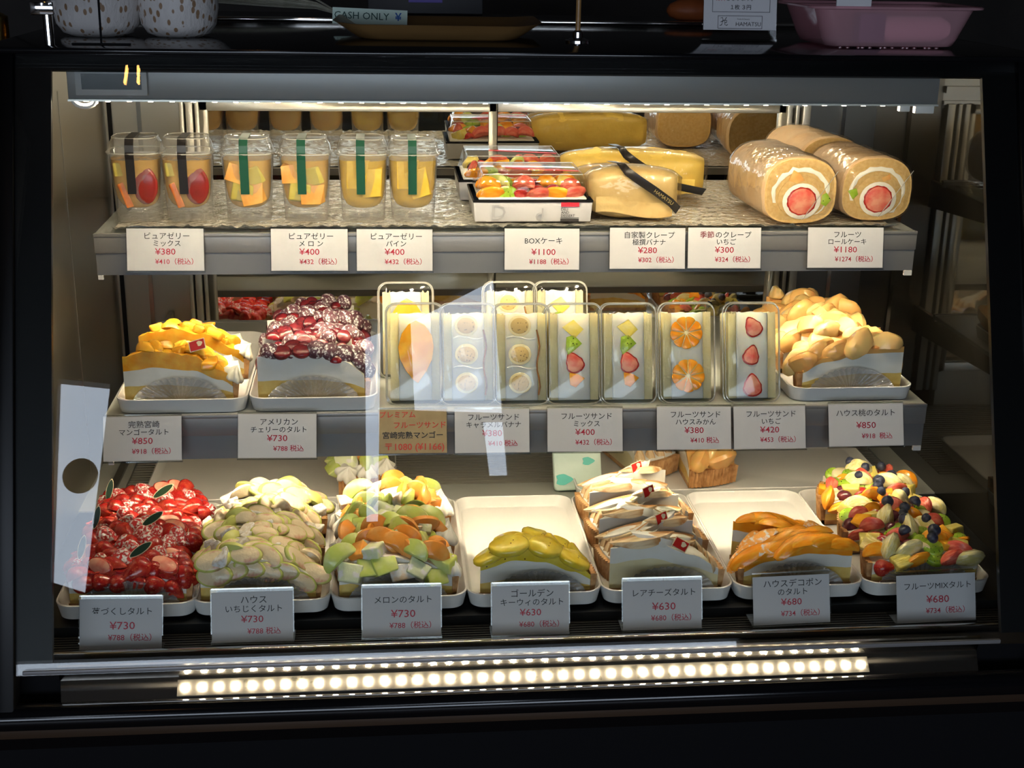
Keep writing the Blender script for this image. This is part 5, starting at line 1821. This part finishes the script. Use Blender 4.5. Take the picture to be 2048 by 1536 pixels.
o = MB().box((-.016, -.012, 0), (.016, .016, .034)).build('purple_block', 'purple_block', None, bevel=.004)
o.location = (cx - .018, p0.y + .034, ZC + .004)
tag(o, 'dark purple square sponge lying inside the pink basket', 'sponge')
o = MB().tube([(-.04, 0, 0), (-.03, 0, 0), (.03, 0, .001), (.042, 0, 0)], [.010, .0155, .0150, .009], 18).build('white_roll', 'white_cloth', None)
o.location = (cx + .036, p0.y + .040, ZC + .0195)
tag(o, 'rolled white cloth lying inside the pink basket', 'cloth')
p = at(1385, 48, Z=ZC)
o = MB().loft([[(x, r * cos(a), r * .8 * sin(a)) for a in [2 * pi * i / 18 for i in range(18)]] for x, r in ((-.034, .004), (-.030, .011), (-.018, .018), (.0, .022), (.020, .021), (.033, .014), (.037, .004))]).build('orange_gourd', 'orange_skin', None, angle=70)
o.location = (p.x, p.y + .02, ZC + .0178)
tag(o, 'orange rounded gourd lying behind the notice stand', 'gourd')

# ------------------------------------------------------------------ beside the case, and the lamps


def bulb(label, loc, s, strength_mat, cordlen):
    t = thing('filament_bulb', label, 'pendant bulb', loc, (0, 0, 0), 'bare filament bulbs')
    MB().lathe([(.003, -.052 * s), (.016 * s, -.049 * s), (.028 * s, -.035 * s), (.032 * s, -.018 * s), (.028 * s, 0), (.018 * s, .022 * s), (.013 * s, .034 * s)], 24, cap1=False).build('glass_globe', 'bulb_glass', t, angle=80)
    f = MB()
    for q in (-1, 1):
        f.tube([(q * .010 * s, 0, .012 * s), (q * .012 * s, 0, -.030 * s)], .0022 * s, 8)
    f.build('filament', strength_mat, t)
    MB().lathe([(.014 * s, .032 * s), (.016 * s, .036 * s), (.016 * s, .075 * s), (.004 * s, .082 * s)], 20).build('socket', 'gold', t, angle=40)
    MB().tube([(0, 0, .08 * s), (0, 0, cordlen)], .0025, 6).build('cord', 'black_matte', t)
    return t


bulb('glowing filament bulb hanging over the shop floor in front of the case', (-.545, .12, 2.11), 1.2, 'filament', RZ - 2.11)
p = at(4, 128, Y=1.96)
bulb('glowing filament bulb hanging at the case end beside the jars', (p.x, 1.96, p.z), .85, 'filament', RZ - p.z)
# side table with basket and jar
tx = at(0, 400, Y=1.62).x
t = thing('side_table', 'dark wooden side table at the steel wall end of the case', 'table', (tx - .15, 1.72, 0))
MB().box((-.16, -.20, .86), (.135, .20, .885)).build('table_top', 'wood_strip', t, bevel=.003)
for sx in (-.145, .12):
    for sy in (-.185, .185):
        MB().box((sx - .014, sy - .014, 0), (sx + .014, sy + .014, .86)).build('leg', 'wood_strip', t, bevel=.002)
o = MB().lathe([(.07, 0), (.078, .004), (.088, .07), (.091, .072), (.086, .072), (.076, .006), (.01, .006)], 40).build('wicker_basket', 'wicker', None, angle=60)
o.location = (tx - .082, 1.66, .885)
tag(o, 'round wicker basket on the side table holding a jam jar', 'basket')
t = thing('jam_jar', 'dark jam jar with gold lid standing in the wicker basket', 'jar', (tx - .052, 1.655, .8915))
MB().lathe([(.028, 0), (.034, .003), (.035, .085), (.029, .097), (.029, .100)], 28).build('glass_body', 'jam', t, angle=50)
MB().lathe([(.032, .100), (.033, .101), (.033, .116), (.030, .118), (.002, .118)], 28).build('lid', 'gold', t, angle=40)
